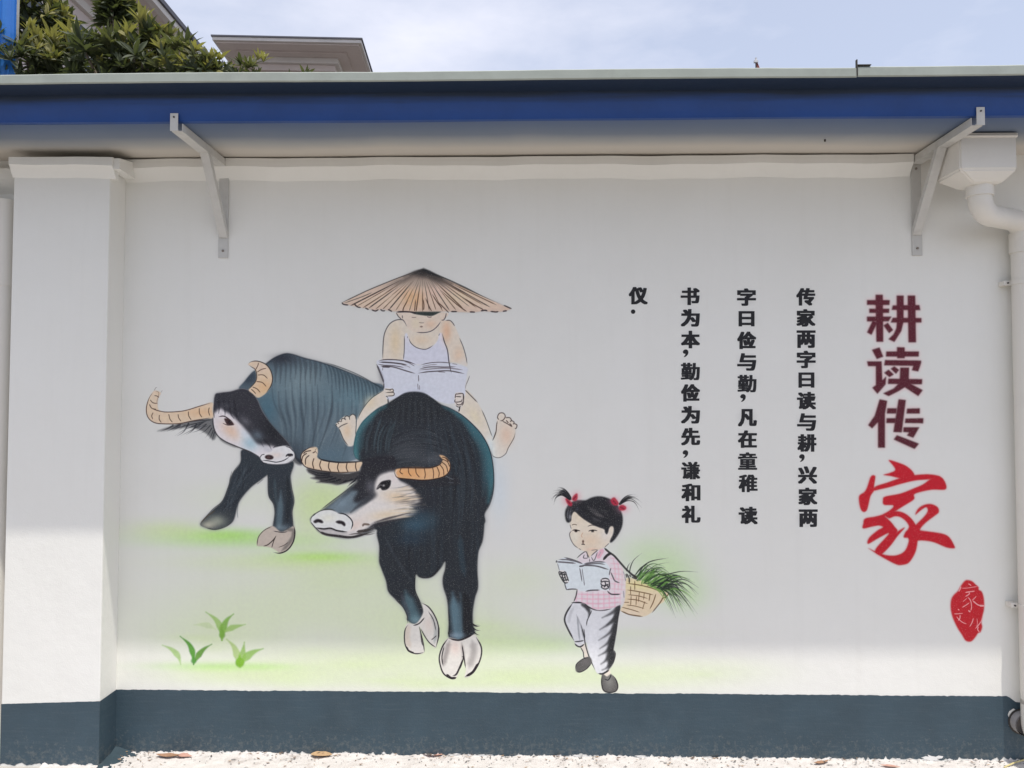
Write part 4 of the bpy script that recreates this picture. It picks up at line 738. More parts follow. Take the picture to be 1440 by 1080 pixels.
# the small sloped patch of mortar where the two cornices meet
mm = MB(); mm.prism([(-.172, ztop-.044), (-.172, ztop-.095), (-.03, ztop-.10), (-.03, ztop-.02)], pxr+.01, pxr+.06); mm.build('mortar_patch', M_WALL, bld)

# plinth: slate blue band, painted in two coats, ragged along the foot
M_PLINTH = mat('slate_blue_paint', (.034, .062, .083), .62, .16, 5.0, .35, 120, dirt=.16, dirtcol=(.10, .13, .15))
def sheet(name, polys, m, parent, y=-.0003, uvs=False, holes=None, step=.0001):
    """flat coat of paint on the wall: polygons given in wall (x, z)"""
    b = bmesh.new()
    for k, poly in enumerate(polys):
        vs = [b.verts.new((p[0], y-k*step, p[1])) for p in poly]
        for t in tessellate_polygon([[Vector((p[0], p[1], 0)) for p in poly]]):
            f = b.faces.new([vs[i] for i in t]); f.normal_update()
            if f.normal.y > 0: f.normal_flip()
    me = bpy.data.meshes.new(name); b.to_mesh(me); b.free(); me.materials.append(m)
    if uvs: add_uv(me)
    return link(name, me, parent)
def wpts(pts): return [tuple(v) for v in wall_xz(pts)]
rr = random.Random(4)
def ragged(p0, p1, n, amp, fine):
    out = []; ph = rr.uniform(0, 9)
    for i in range(n+1):
        t = i/n; s_ = math.sin(t*17+ph)*.5+math.sin(t*43+ph*2)*.5
        out.append((p0[0]+(p1[0]-p0[0])*t, p0[1]+(p1[1]-p0[1])*t+s_*amp+rr.uniform(-fine, fine)*(2.2 if rr.random() < .2 else 1)))
    return out
zt_l = wall_xz([(164, 969.5)])[0][1]; zt_r = wall_xz([(1404, 979)])[0][1]
top = ragged((XL, zt_l), (wall_xz([(1404, 979)])[0][0], zt_r), 300, .0010, .0011)
hook = wpts([(1409, 979), (1415, 978.5), (1420, 981), (1428, 987), (1436, 988), (1439, 992), (1437, 998), (1431, 1000), (1425, 996), (1419, 1000), (1417, 1005), (1420, 1014), (1418, 1020), (1424, 1024), (1445, 1030)])
bot = ragged((wall_xz([(1446, 1060)])[0][0], .012), (XL, .010), 420, .004, .006)
sheet('plinth_paint', [top+hook+bot], M_PLINTH, bld, -.0012)
# horizontal brush marks and pale scuffs in the slate paint
_n = M_PLINTH.node_tree.nodes; _l = M_PLINTH.node_tree.links; _b = _n['Principled BSDF']; _src = _b.inputs['Base Color'].links[0].from_socket
_g = _n.new('ShaderNodeNewGeometry'); _mp = _n.new('ShaderNodeMapping'); _mp.inputs['Scale'].default_value = (2.2, 2.2, 26); _l.new(_g.outputs['Position'], _mp.inputs[0])
_t = _n.new('ShaderNodeTexNoise'); _t.inputs['Scale'].default_value = 3; _t.inputs['Detail'].default_value = 9; _t.inputs['Roughness'].default_value = .7; _l.new(_mp.outputs[0], _t.inputs['Vector'])
_r = _n.new('ShaderNodeMapRange'); _r.inputs[1].default_value = .50; _r.inputs[2].default_value = .78; _r.inputs[4].default_value = .45; _l.new(_t.outputs['Fac'], _r.inputs[0])
_c = _n.new('ShaderNodeMix'); _c.data_type = 'RGBA'; _c.inputs['B'].default_value = (.075, .105, .125, 1); _l.new(_src, _c.inputs['A']); _l.new(_r.outputs[0], _c.inputs['Factor']); # mud splashed up from the ground
_sz = _n.new('ShaderNodeSeparateXYZ'); _l.new(_g.outputs['Position'], _sz.inputs[0])
_h = _n.new('ShaderNodeMapRange'); _h.inputs[1].default_value = .02; _h.inputs[2].default_value = .20; _h.inputs[3].default_value = .17; _h.inputs[4].default_value = 0; _l.new(_sz.outputs['Z'], _h.inputs[0])
_t2 = _n.new('ShaderNodeTexNoise'); _t2.inputs['Scale'].default_value = 42; _t2.inputs['Detail'].default_value = 8; _t2.inputs['Roughness'].default_value = .8; _l.new(_g.outputs['Position'], _t2.inputs['Vector'])
_a = _n.new('ShaderNodeMath'); _a.operation = 'ADD'; _l.new(_t2.outputs['Fac'], _a.inputs[0]); _l.new(_h.outputs[0], _a.inputs[1])
_r2 = _n.new('ShaderNodeMapRange'); _r2.inputs[1].default_value = .63; _r2.inputs[2].default_value = .80; _r2.inputs[4].default_value = .45; _l.new(_a.outputs[0], _r2.inputs[0])
_c2 = _n.new('ShaderNodeMix'); _c2.data_type = 'RGBA'; _c2.inputs['B'].default_value = (.20, .20, .18, 1); _l.new(_c.outputs['Result'], _c2.inputs['A']); _l.new(_r2.outputs[0], _c2.inputs['Factor']); _l.new(_c2.outputs['Result'], _b.inputs['Base Color'])
zp = at(70, 987, -P_D).z
pt = ragged((pxl, at(4, 990, -P_D).z), (pxr+.0012, at(137, 986, -P_D).z), 40, .0006, .0005)
pbm = bmesh.new()
def strip(top_, bot_z, fn):
    vs = [(pbm.verts.new(fn(t_, z_)), pbm.verts.new(fn(t_, bz))) for (t_, z_), bz in zip(top_, bot_z)]
    for (a_, b_), (c_, d_) in zip(vs, vs[1:]): pbm.faces.new((a_, b_, d_, c_))
bz1 = [.008+.006*math.sin(i*.9)+rr.uniform(-.004, .006) for i in range(41)]
strip(pt, bz1, lambda x, z: (x, -P_D-.0012, z))
side = [(-P_D-.0012+(P_D+.0012)*i/8, at(137, 986, -P_D).z+(zt_l-at(137, 986, -P_D).z)*i/8) for i in range(9)]
strip(side, [.01+rr.uniform(-.004, .004) for _ in range(9)], lambda y, z: (pxr+.0012, y, z))
for f in pbm.faces: f.normal_update()
bmesh.ops.remove_doubles(pbm, verts=pbm.verts, dist=.004)
me = bpy.data.meshes.new('pilaster_plinth'); pbm.to_mesh(me); pbm.free(); me.materials.append(M_PLINTH); link('plinth_paint', me, bld)
# mortar fillet in the corner at the foot of pilaster and wall
M_FIL = mat('painted_mortar', (.026, .048, .062), .85, .2, 30, .6, 60, dirt=.15, dirtcol=(.6, .58, .56))
fb = bmesh.new()
A0 = (pxr+.001, -P_D, 0); 
grid = []
for i in range(9):
    t = i/8; y = -P_D-.02+(P_D+.02)*t
    row = []
    for j in range(9):
        u = j/8; x = pxr+.002+.12*u; hh = .018*(1-u)**1.6*min(1, t*1.3+.25)+.016*math.exp(-((1-t)*6)**2)*(1-u*.8)
        row.append(fb.verts.new((x, y, hh+rr.uniform(-.002, .002)+.001)))
    grid.append(row)
for a_, b_ in zip(grid, grid[1:]):
    for j in range(8): fb.faces.new((a_[j], a_[j+1], b_[j+1], b_[j]))
me = bpy.data.meshes.new('mortar_fillet'); fb.to_mesh(me); fb.free(); me.materials.append(M_FIL); fo = link('mortar_fillet', me, bld)
for p in me.polygons: p.use_smooth = True

# ---------------------------------------------------------------- painted figures: thin coats cut to their outlines
def coat(key, name, parent, layer, label=None, polys=None):
    ps = polys if polys is not None else [OUT[key]]
    coat.n += 1; o = sheet(name, [[tuple(v) for v in wall_xz(smooth(p, True, 5))] for p in ps], M_MURAL, parent, -.0002-layer*.0001-coat.n*.000006, True)
    if label: o['label'] = label
    return o
coat.n = 0
rear = coat('rear_body', 'painted_buffalo', bld, 0, 'painted grey-blue buffalo standing behind, head lowered to the left')
coat('rear_leg_l', 'leg', rear, 1); coat('rear_leg_r', 'leg', rear, 1); coat('rear_hoof_r', 'hoof', rear, 2)
coat('rear_head', 'head', rear, 2); coat('rear_horn_l', 'horn', rear, 3); coat('rear_horn_r', 'horn', rear, 3)
front = coat('front_body', 'painted_buffalo', bld, 4, 'painted black buffalo walking forward with the boy on its back')
coat('front_legs', 'leg', front, 5); coat('front_hoof_l', 'hoof', front, 6); coat('front_hoof_r', 'hoof', front, 6); coat('front_head', 'head', front, 7)
coat('front_horn_l', 'horn', front, 8); coat('front_horn_r', 'horn', front, 8)
boy = coat('boy_body', 'painted_boy', bld, 2, 'painted boy in white vest reading an open book on the buffalo')
for k, n_ in (('boy_leg_l','leg'),('boy_leg_r','leg')): coat(k, n_, boy, 3)
for k, n_ in (('boy_foot_l','foot'),('boy_foot_r','foot')): coat(k, n_, boy, 5)
coat('boy_face','face',boy,4); coat('hat','straw_hat',boy,6)
# the book stops where the buffalo's hump covers it
coat(None, 'open_book', boy, 3, None, [P(FI, "85,715 150,688 250,678 400,692 500,712 600,748 640,745 760,720 900,712 1050,730 1230,780 1230,860 1210,1000 1190,1120 900,1120 820,1100 700,1082 560,1078 450,1085 380,1110 250,1190 190,1100 165,930")])
girl = coat('girl_shirt', 'painted_girl', bld, 3, 'painted girl in pink checked shirt walking and reading a book')
coat('girl_face','face',girl,4); coat('girl_hair','hair',girl,5); coat('girl_book','open_book',girl,5); coat('girl_trousers','trousers',girl,4); coat('girl_shoe_l','shoe',girl,5); coat('girl_shoe_r','shoe',girl,5)
coat(None,'hair_bow',girl,6,None,[P(FJ,"245,200 300,220 370,150 410,135 415,190 400,230 360,250 340,300 290,300 260,260")]); coat(None,'hair_bow',girl,6,None,[P(FJ,"870,225 915,185 950,215 985,280 1040,290 1085,320 1075,360 1020,372 960,320 900,290")])
coat(None,'pigtail',girl,4,None,[P(FJ,"325,215 270,110 210,55 140,45 80,100 55,205 90,240 150,160 230,150 290,190")]); coat(None,'pigtail',girl,4,None,[P(FJ,"985,290 1040,210 1110,160 1210,152 1260,190 1300,300 1240,290 1150,240 1060,245 1010,280")])
bk = coat('basket','painted_basket',bld,1,'painted woven back basket carried by the girl')
coat(None,'cut_grass',bk,2,None,[P(FL,"690,830 710,750 800,690 930,685 1100,740 1240,800 1255,960 1200,1030 1120,1060 1060,1020 960,940 800,860")])
for q in ("375,610 340,480 240,330 310,350 385,470 560,400 430,540 400,610","640,360 600,230 500,80 640,170 770,95 720,190 900,205 700,290 680,360","820,630 780,470 710,345 850,450 900,390 880,500 1070,450 930,560 870,635"):
    coat(None,'painted_grass_tuft',bld,0,None,[P(FH,q)])
coat('seal','painted_seal',bld,1,'red shield shaped seal with thin white characters')
for k in range(3): 
    o = sheet('painted_character', [[tuple(v) for v in wall_xz(P(FN, a))] for a in BIG[k]], M_MURAL, bld, -.0003, True, step=.00004); o['label'] = ('large maroon character, topmost', 'large maroon character, second from top', 'large maroon character, third from top')[k]
o = sheet('painted_character', [[tuple(v) for v in wall_xz(smooth(P(FO, a), True, 5))] for a in RED], M_MURAL, bld, -.0003, True, step=.00004); o['label'] = 'large bright red brush-written character under the maroon ones'

# small black stencil lettering: Blender's own CJK glyphs, thickened
M_INK = mat('black_stencil_paint', (.022, .022, .025), .75, .3, 70, .1, 150, spec=.3)
COLS = [[('传',1133,417.5),('家',1133.3,447),('两',1133.5,477),('字',1133.6,505.5),('曰',1134,534.5),('读',1134,563.5),('与',1134.2,593.5),('耕',1134.7,623),(',',1127.5,644),('兴',1135.5,668),('家',1136,698),('两',1136.5,728.7)],
 [('字',1049.7,417.8),('曰',1049.8,448.3),('俭',1050,478.6),('与',1050,509),('勤',1050.5,539.5),(',',1044.7,559.5),('凡',1051,587.5),('在',1051,617.5),('童',1051.3,648.3),('稚',1052,679.7),('读',1052,725)],
 [('书',970.5,416.7),('为',970.7,447),('本',970.9,477.5),(',',964,496.7),('勤',970.8,522.5),('俭',971,552.5),('为',971,583.3),('先',971.2,614),(',',963.7,638.3),('谦',971.3,661.7),('和',971.6,692.5),('礼',971.8,723.3)],
 [('仪',897.5,415.8),('.',890.3,438.3)]]
GLY = {}
def glyph(ch):
    if ch in GLY: return GLY[ch]
    cu = bpy.data.curves.new('glyph', 'FONT'); cu.body = ch; cu.size = 1; cu.align_x = 'CENTER'; cu.resolution_u = 3; cu.fill_mode = 'BOTH'
    ob = bpy.data.objects.new('glyph', cu); col.objects.link(ob)
    bpy.context.view_layer.update()
    me = bpy.data.meshes.new_from_object(ob.evaluated_get(bpy.context.evaluated_depsgraph_get()))
    v = np.array([p.co[:2] for p in me.vertices]); f = [tuple(p.vertices) for p in me.polygons]
    bpy.data.objects.remove(ob); bpy.data.curves.remove(cu); bpy.data.meshes.remove(me)
    c = (v.max(0)+v.min(0))/2; v = v-c; ext = v.max(0)-v.min(0)
    tw = {'曰': .82}.get(ch, 1.0); th = {'曰': .86}.get(ch, 1.0)
    v = v/np.array([ext[0]/tw, ext[1]/th])
    if ch == '童':      # this font's outline loses two strokes when it is filled
        k0 = len(v); v = np.concatenate([v, [(-.5,.185),(.5,.185),(.5,.235),(-.5,.235), (.135,.235),(.20,.235),(.235,.365),(.165,.365)]]); f = f+[tuple(range(k0, k0+4)), tuple(range(k0+4, k0+8))]
    GLY[ch] = (v, f); return GLY[ch]
for ci, cl in enumerate(COLS):
    for ch, x, y in cl:
        if ch == '.': sheet('painted_full_stop', [wpts([(x+3.2*math.cos(a), y+3.2*math.sin(a)) for a in np.linspace(0, 2*math.pi, 15)[:-1]])], M_INK, bld, -.0004); continue
        if ch == ',': sheet('painted_comma', [wpts(smooth([(x-3.8,y-2.2),(x-1.5,y-5),(x+2,y-5),(x+4,y-2.4),(x+3.4,y+1.6),(x+.6,y+4.6),(x-2.6,y+5.6),(x-.6,y+2.6),(x-.4,y+.9),(x-2.8,y+.4)], True, 3))], M_INK, bld, -.0004); continue
        v, f = glyph(ch); wd, ht = 26.6, 24.6
        b = bmesh.new()
        K_ = .8 if ch in '童谦勤稚' else 1.0
        for q, (dx, dy) in enumerate(((-1.5,-.75),(1.5,.75),(-1.5,.75),(1.5,-.75),(0,-.8),(0,.8),(-.75,0),(.75,0),(-1.5,0),(1.5,0),(-.75,.75),(.75,-.75))):
            pts = np.stack([x+v[:, 0]*(wd-2.8*K_)+dx*K_, y-v[:, 1]*(ht-1.4*K_)+dy*K_], 1); W_ = wall_xz(pts)
            vs = [b.verts.new((p[0], -.0004-q*.00003, p[1])) for p in W_]
            for ff in f:
                try:
                    fa = b.faces.new([vs[i] for i in ff]); fa.normal_update()
                    if fa.normal.y > 0: fa.normal_flip()
                except ValueError: pass
        me = bpy.data.meshes.new('painted_character'); b.to_mesh(me); b.free(); me.materials.append(M_INK)
        link('painted_character', me, bld)

# ---------------------------------------------------------------- gutter
GD, RD_ = .525, .635
zw = ztop+.004
def zrow(y_px, dep): return at(720, y_px, -dep).z
z_rb, z_rt = zrow(112, RD_), zrow(97.5, RD_); z_fb = zrow(170.5, GD-.02)
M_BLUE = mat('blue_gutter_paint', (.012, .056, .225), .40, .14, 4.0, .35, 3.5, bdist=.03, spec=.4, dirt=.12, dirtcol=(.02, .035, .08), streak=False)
# colour turns from blue to navy towards the top of the fascia, with a noisy edge
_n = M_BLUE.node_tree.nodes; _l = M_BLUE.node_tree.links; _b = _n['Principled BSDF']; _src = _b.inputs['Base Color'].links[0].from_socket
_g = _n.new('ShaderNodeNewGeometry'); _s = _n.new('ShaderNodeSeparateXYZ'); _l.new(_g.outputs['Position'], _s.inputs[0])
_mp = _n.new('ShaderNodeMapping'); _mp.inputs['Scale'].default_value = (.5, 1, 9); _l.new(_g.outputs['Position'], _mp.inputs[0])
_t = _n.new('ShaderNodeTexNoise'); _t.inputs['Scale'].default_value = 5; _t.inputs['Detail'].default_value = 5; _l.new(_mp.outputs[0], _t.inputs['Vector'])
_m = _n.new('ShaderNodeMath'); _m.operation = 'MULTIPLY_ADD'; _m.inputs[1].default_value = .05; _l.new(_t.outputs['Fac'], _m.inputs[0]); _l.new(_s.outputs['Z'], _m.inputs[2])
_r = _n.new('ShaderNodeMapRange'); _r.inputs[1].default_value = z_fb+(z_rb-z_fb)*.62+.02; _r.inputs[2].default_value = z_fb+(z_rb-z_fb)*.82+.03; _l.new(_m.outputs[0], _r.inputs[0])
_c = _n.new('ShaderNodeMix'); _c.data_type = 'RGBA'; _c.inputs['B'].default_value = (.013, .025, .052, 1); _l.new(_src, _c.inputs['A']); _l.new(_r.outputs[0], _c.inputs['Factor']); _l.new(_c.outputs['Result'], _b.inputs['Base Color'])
M_RIM = mat('weathered_green_grey_rim', (.33, .36, .32), .6, .10, 8, .1, 40, dirt=.35, dirtcol=(.20, .21, .18))
# underside: colour runs from blue at the front edge through grey to beige at the wall
M_UND = bpy.data.materials.new('gutter_underside'); M_UND.use_nodes = True
n = M_UND.node_tree.nodes; l = M_UND.node_tree.links; b = n['Principled BSDF']
g_ = n.new('ShaderNodeNewGeometry'); sx_ = n.new('ShaderNodeSeparateXYZ'); l.new(g_.outputs['Position'], sx_.inputs[0])
nn = n.new('ShaderNodeTexNoise'); nn.inputs['Scale'].default_value = 2.2; nn.inputs['Detail'].default_value = 6; l.new(g_.outputs['Position'], nn.inputs['Vector'])
ma = n.new('ShaderNodeMath'); ma.operation = 'MULTIPLY_ADD'; ma.inputs[1].default_value = .09; l.new(nn.outputs['Fac'], ma.inputs[0]); l.new(sx_.outputs['Y'], ma.inputs[2])
r_ = n.new('ShaderNodeMapRange'); r_.inputs[1].default_value = -.47; r_.inputs[2].default_value = -.10; r_.inputs[3].default_value = 0; r_.inputs[4].default_value = 1; l.new(ma.outputs[0], r_.inputs[0])
cr = n.new('ShaderNodeValToRGB'); e = cr.color_ramp.elements; e[0].color = (.05, .095, .20, 1); e[1].color = (.56, .52, .46, 1); e.new(.50).color = (.145, .18, .24, 1); e.new(.80).color = (.38, .38, .37, 1)
l.new(r_.outputs[0], cr.inputs[0]); l.new(cr.outputs[0], b.inputs['Base Color']); b.inputs['Roughness'].default_value = .5
gut = tag(empty('roof_gutter', (0, 0, 0)), 'long blue metal box gutter with grey green rim running along the eave', 'gutter')
XG0, XG1 = -5.2, 5.6
NS = 90
gb = bmesh.new(); rows = []
for i in range(NS+1):
    x = XG0+(XG1-XG0)*i/NS; d = .002*math.sin(x*2.1)+.0016*math.sin(x*5.3+2)
    prof = [(-GD+.02, z_fb+.0), (-GD+.004, z_fb+.003), (-GD, z_fb+.012), (-GD-.004, z_fb+(z_rb-z_fb)*.45), (-GD-.012, z_rb-.008), (-RD_+.008, z_rb+.012), (-RD_+.008, z_rb+.02), (-GD+.02, z_rb+.02)]
    rows.append([gb.verts.new((x, p[0]+(d if 0 < k < 5 else 0), p[1]+d*.6)) for k, p in enumerate(prof)])
for a_, c_ in zip(rows, rows[1:]):
    for k in range(len(prof)): gb.faces.new((a_[k], a_[(k+1) % len(prof)], c_[(k+1) % len(prof)], c_[k]))
gb.faces.new(rows[0]); gb.faces.new(rows[-1])
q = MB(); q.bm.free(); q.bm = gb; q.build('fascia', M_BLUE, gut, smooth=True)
ub = bmesh.new(); rows = []
for i in range(NS+1):
    x = XG0+(XG1-XG0)*i/NS; d = .0025*math.sin(x*1.7+1)+.001*math.sin(x*7)
    rows.append([ub.verts.new((x, p[0], p[1]+d*(1 if k in (1, 2) else .6))) for k, p in enumerate([(-GD+.0201, z_fb+.001), (-.36, z_fb+.004), (-.15, zw-.002), (.02, zw), (.02, zw+.006), (-GD+.0201, z_fb+.02)])])
for a_, c_ in zip(rows, rows[1:]):
    for k in range(6): ub.faces.new((a_[k], a_[(k+1) % 6], c_[(k+1) % 6], c_[k]))
q = MB(); q.bm.free(); q.bm = ub; q.build('underside', M_UND, gut, smooth=True)
XJ = at(1206, 105, -RD_).x
for (a_, b_) in ((XG0, XJ-.002), (XJ+.002, XG1)):
    rbm = bmesh.new(); rows = []; ns = max(8, int((b_-a_)*14))
    for i in range(ns+1):
        x = a_+(b_-a_)*i/ns; d = .0022*math.sin(x*3.1)+rr.uniform(-.0006, .0006)+(.004 if a_ > 0 else 0)
        prof = [(-RD_+.006, z_rb+d*.6), (-RD_, z_rb+.004+d*.6), (-RD_, z_rt-.006+d), (-RD_+.008, z_rt+d), (-GD+.02, z_rt+.001+d), (-GD+.02, z_rb+.021), (-RD_+.0075, z_rb+.021)]
        rows.append([rbm.verts.new((x, p[0], p[1])) for p in prof])
    for u_, v_ in zip(rows, rows[1:]):
        for k in range(7): rbm.faces.new((u_[k], u_[(k+1) % 7], v_[(k+1) % 7], v_[k]))
    rbm.faces.new(rows[0]); rbm.faces.new(rows[-1]); q = MB(); q.bm.free(); q.bm = rbm; q.build('rim', M_RIM, gut, smooth=True)
M_DARK = mat('dark_rust', (.05, .045, .04), .8)
jc = MB(); jc.box((XJ-.004, -RD_-.002, z_rb+.004), (XJ+.0, -RD_+.01, z_rt+.028)).box((XJ+.001, -RD_-.003, z_rt+.004), (XJ+.055, -RD_+.012, z_rt+.007)); jc.build('joint_tab', M_DARK, gut)
for (sx1, sy1, dep_) in ((1160, 194, -.24),):
    q_ = at(sx1, sy1, dep_); m = MB(); m.tube([(q_.x, dep_, z_fb+.012), (q_.x, dep_, z_fb-.0035)], .0045, 8); m.build('screw', M_DARK, gut)
# closed inner channel so the gutter is a real trough
ib = MB(); ib.box((XG0, -GD+.022, z_fb+.024), (XG1, .0, z_fb+.034)); ib.box((XG0, -.012, z_fb+.034), (XG1, -.002, z_rt-.004)); ib.build('channel', M_RIM, gut)

# ---------------------------------------------------------------- brackets
M_STEEL = mat('white_painted_steel', (.54, .53, .50), .5, .08, 20, .12, 70, dirt=.35, dirtcol=(.33, .31, .28))
M_BOLT = mat('rusty_bolt', (.22, .19, .16), .6)
def bracket():
    r = empty('gutter_bracket', (0, 0, 0)); z0 = 0.0
    # origin: wall, underside of the arm
    m = MB(); m.box((-.024, -.515, 0), (.024, -.012, .004)); m.box((.0201, -.515, .0041), (.024, -.012, .034)); m.build('arm', M_STEEL, r)
    m = MB(); m.box((-.024, -.006, -.445), (.024, -.001, .0), .001); m.build('wall_plate', M_STEEL, r)
    a, c = Vector((.004, -.255, .006)), Vector((.004, -.012, -.345)); L = (c-a).length; ang = math.atan2(c.y-a.y, -(c.z-a.z))
    m = MB(); m.box((-.020, -.002, -L), (.020, .002, 0)); m.box((.0165, .0021, -L), (.020, .024, 0)); s_ = m.build('strut', M_STEEL, r); s_.location = a; s_.rotation_euler = (ang, 0, 0)
    m = MB(); m.box((-.022, -.5365, -.004), (.012, -.5335, .072), .0008); m.box((-.018, -.5335, -.0005), (.010, -.514, .003)); m.build('end_tab', M_STEEL, r)
    for zz in (-.41, -.02):
        m = MB(); m.tube([(0, -.006, zz), (0, -.011, zz)], .006, 6); m.build('bolt', M_BOLT, r)
    m = MB(); m.tube([(-.005, -.5365, .055), (-.005, -.5400, .055)], .004, 6); m.build('bolt', M_DARK, r)
    return r
def children_of(o): return [c for c in bpy.data.objects if c.parent == o]
def copy_tree(o, parent=None):
    c = o.copy(); col.objects.link(c)
    if parent is not None: c.parent = parent
    for ch in children_of(o): copy_tree(ch, c)
    return c
zbk = z_fb-.0385
br = bracket(); p_ = at(316, 232, 0); br.location = (p_.x, -.0006, zbk); br.scale = (1, 1, 1)
tag(br, 'white painted steel bracket under the gutter near the left pilaster', 'bracket', 'steel brackets carrying the gutter')
b2 = copy_tree(br); p_ = at(1287, 232, 0); b2.location = (p_.x, -.0006, zbk); b2.scale = (-1, 1, 1)
tag(b2, 'white steel bracket under the gutter at the cornice end beside the rainwater hopper', 'bracket', 'steel brackets carrying the gutter')

# ---------------------------------------------------------------- downpipes
M_PVC = mat('white_pvc', (.70, .67, .61), .42, .04, 5, .05, 60, dirt=.25, dirtcol=(.48, .45, .41), streak=True)
dp = tag(empty('downpipe', (0, 0, 0)), 'white plastic downpipe with square rainwater hopper and elbow at the right edge', 'downpipe', None)
HY = -.335
hx0, hx1 = at(1350, 235, HY).x, at(1431, 235, HY).x; hz0 = at(1385, 238, HY).z; hz1 = z_fb-.002; hzn = at(1385, 259, HY+.06).z
hb = bmesh.new()
def ring(x0, x1, y0, y1, z): return [hb.verts.new(p) for p in ((x0, y0, z), (x1, y0, z), (x1, y1, z), (x0, y1, z))]
hd = .20
R = [ring(hx0-.006, hx1+.006, HY-.006, HY+hd+.006, hz1), ring(hx0-.006, hx1+.006, HY-.006, HY+hd+.006, hz1-.012), ring(hx0, hx1, HY, HY+hd, hz1-.014), ring(hx0, hx1, HY, HY+hd, hz0)]
cx_ = (at(1362, 270, HY+.10).x+at(1395, 270, HY+.10).x)/2; cr_ = .058
R += [ring(cx_-.085, cx_+.075, HY+.03, HY+hd-.03, hzn+.012), ring(cx_-.062, cx_+.062, HY+.045, HY+.165, hzn)]
for a_, c_ in zip(R, R[1:]):
    for k in range(4): hb.faces.new((a_[k], a_[(k+1) % 4], c_[(k+1) % 4], c_[k]))
hb.faces.new(R[0]); hb.faces.new(R[-1]); bmesh.ops.recalc_face_normals(hb, faces=hb.faces)
bmesh.ops.bevel(hb, geom=[e_ for e_ in hb.edges], offset=.007, segments=3, affect='EDGES')
me = bpy.data.meshes.new('hopper'); hb.to_mesh(me); hb.free(); me.materials.append(M_PVC); link('hopper', me, dp)
py0 = HY+.105
X2 = at(1436, 420, -.075).x; Y2 = -.068; pr = .0525
def arc(c, a0, a1, r, e1, e2, n=8): return [Vector(c)+Vector(e1)*math.cos(a0+(a1-a0)*i/n)*r+Vector(e2)*math.sin(a0+(a1-a0)*i/n)*r for i in range(n+1)]
zc = at(1385, 300, py0).z
dirx = Vector((X2+.02-cx_, Y2-py0, 0)); dl = dirx.length; dirx.normalize()
rb_ = .075
path = [Vector((cx_, py0, hzn+.01)), Vector((cx_, py0, zc+rb_))]
path += arc((cx_+dirx.x*rb_, py0+dirx.y*rb_, zc+rb_), math.pi, math.pi*1.5, rb_, dirx, (0, 0, 1))
e_ = Vector((cx_, py0, zc))+dirx*(dl-rb_)
path += arc((e_.x, e_.y, zc-rb_), math.pi/2, 0, rb_, dirx, (0, 0, 1))
zend = path[-1].z
m = MB(); m.tube(path, pr*.95, 28); m.build('elbow', M_PVC, dp, smooth=True)
X2 = path[-1].x; Y2 = path[-1].y
m = MB(); m.tube([(X2, Y2, zend+.02), (X2, Y2, zend-.075)], pr*1.12, 28); m.build('pipe_socket', M_PVC, dp, smooth=True)
m = MB(); m.tube([(X2, Y2, zend), (X2, Y2, .30)], pr, 28); m.build('pipe', M_PVC, dp, smooth=True)
m = MB(); m.tube([(cx_, py0, hzn+.004), (cx_, py0, hzn-.045)], pr*1.08, 28); m.build('pipe_socket', M_PVC, dp, smooth=True)
zcl = at(1420, 397, Y2).z
def clip_(parent, x, z):
    m = MB(); m.tube([(x, Y2, z-.011), (x, Y2, z+.011)], pr*1.07, 28); m.box((x-pr-.028, Y2+.02, z-.011), (x-pr+.006, -.0005, z+.011), .001); m.build('pipe_clip', M_PVC, parent, smooth=False)
    m = MB(); m.tube([(x-pr-.012, Y2+.021, z), (x-pr-.012, Y2+.014, z)], .004, 8); m.build('screw', M_DARK, parent)
clip_(dp, X2, zcl); clip_(dp, X2, .75)
# outlet elbow at the foot
m = MB(); pth = [Vector((X2, Y2, .32)), Vector((X2, Y2, .22))]+arc((X2, Y2-.07, .22), 0, -math.pi*.38, .07, (0, 1, 0), (0, 0, 1))
m.tube(pth, pr, 28, cap=False); m.build('outlet', M_PVC, dp, smooth=True)
# left downpipe
XLp = at(2, 500, -.075).x-.006
dl_ = tag(empty('downpipe', (0, 0, 0)), 'white plastic downpipe with a joint ring, left of the pilaster', 'downpipe')
YL = -.075; zlt = at(8, 292, YL).z
pth = [Vector((XLp, YL, .0)), Vector((XLp, YL, zlt-.06))]+arc((XLp-.06, YL, zlt-.06), 0, math.pi*.5, .06, (1, 0, 0), (0, 0, 1))+[Vector((XLp-.3, YL, zlt))]
m = MB(); m.tube(pth, .060, 28); m.build('pipe', M_PVC, dl_, smooth=True)
zj = at(8, 403, YL).z
m = MB(); m.tube([(XLp, YL, zj+.0), (XLp, YL, zj+.42)], .0635, 28); m.build('pipe_socket', M_PVC, dl_, smooth=True)
# pipe mouth that pokes out of the wall at the foot on the right
pm = tag(empty('drain_stub', (0, 0, 0)), 'short grey drain pipe stub poking out of the slate blue plinth at the bottom right', 'pipe')
c_ = at(1441, 1018, -.03)
m = MB(); m.tube([(c_.x, .02, c_.z), (c_.x, -.045, c_.z)], .052, 24, cap=False); m.tube([(c_.x, -.045, c_.z), (c_.x, .02, c_.z)], .046, 24, cap=False)
m.build('pipe_wall', mat('grey_pipe', (.36, .34, .33), .6), pm, smooth=True)
m = MB(); m.tube([(c_.x, -.012, c_.z), (c_.x, -.010, c_.z)], .0458, 24); m.build('silt', mat('silt', (.36, .33, .31), .9, .15, 60, .5, 90), pm)
m = MB(); m.tube([(c_.x, -.0016, c_.z), (c_.x, -.0046, c_.z)], .060, 24); m.build('sealant_ring', M_DARK, pm)

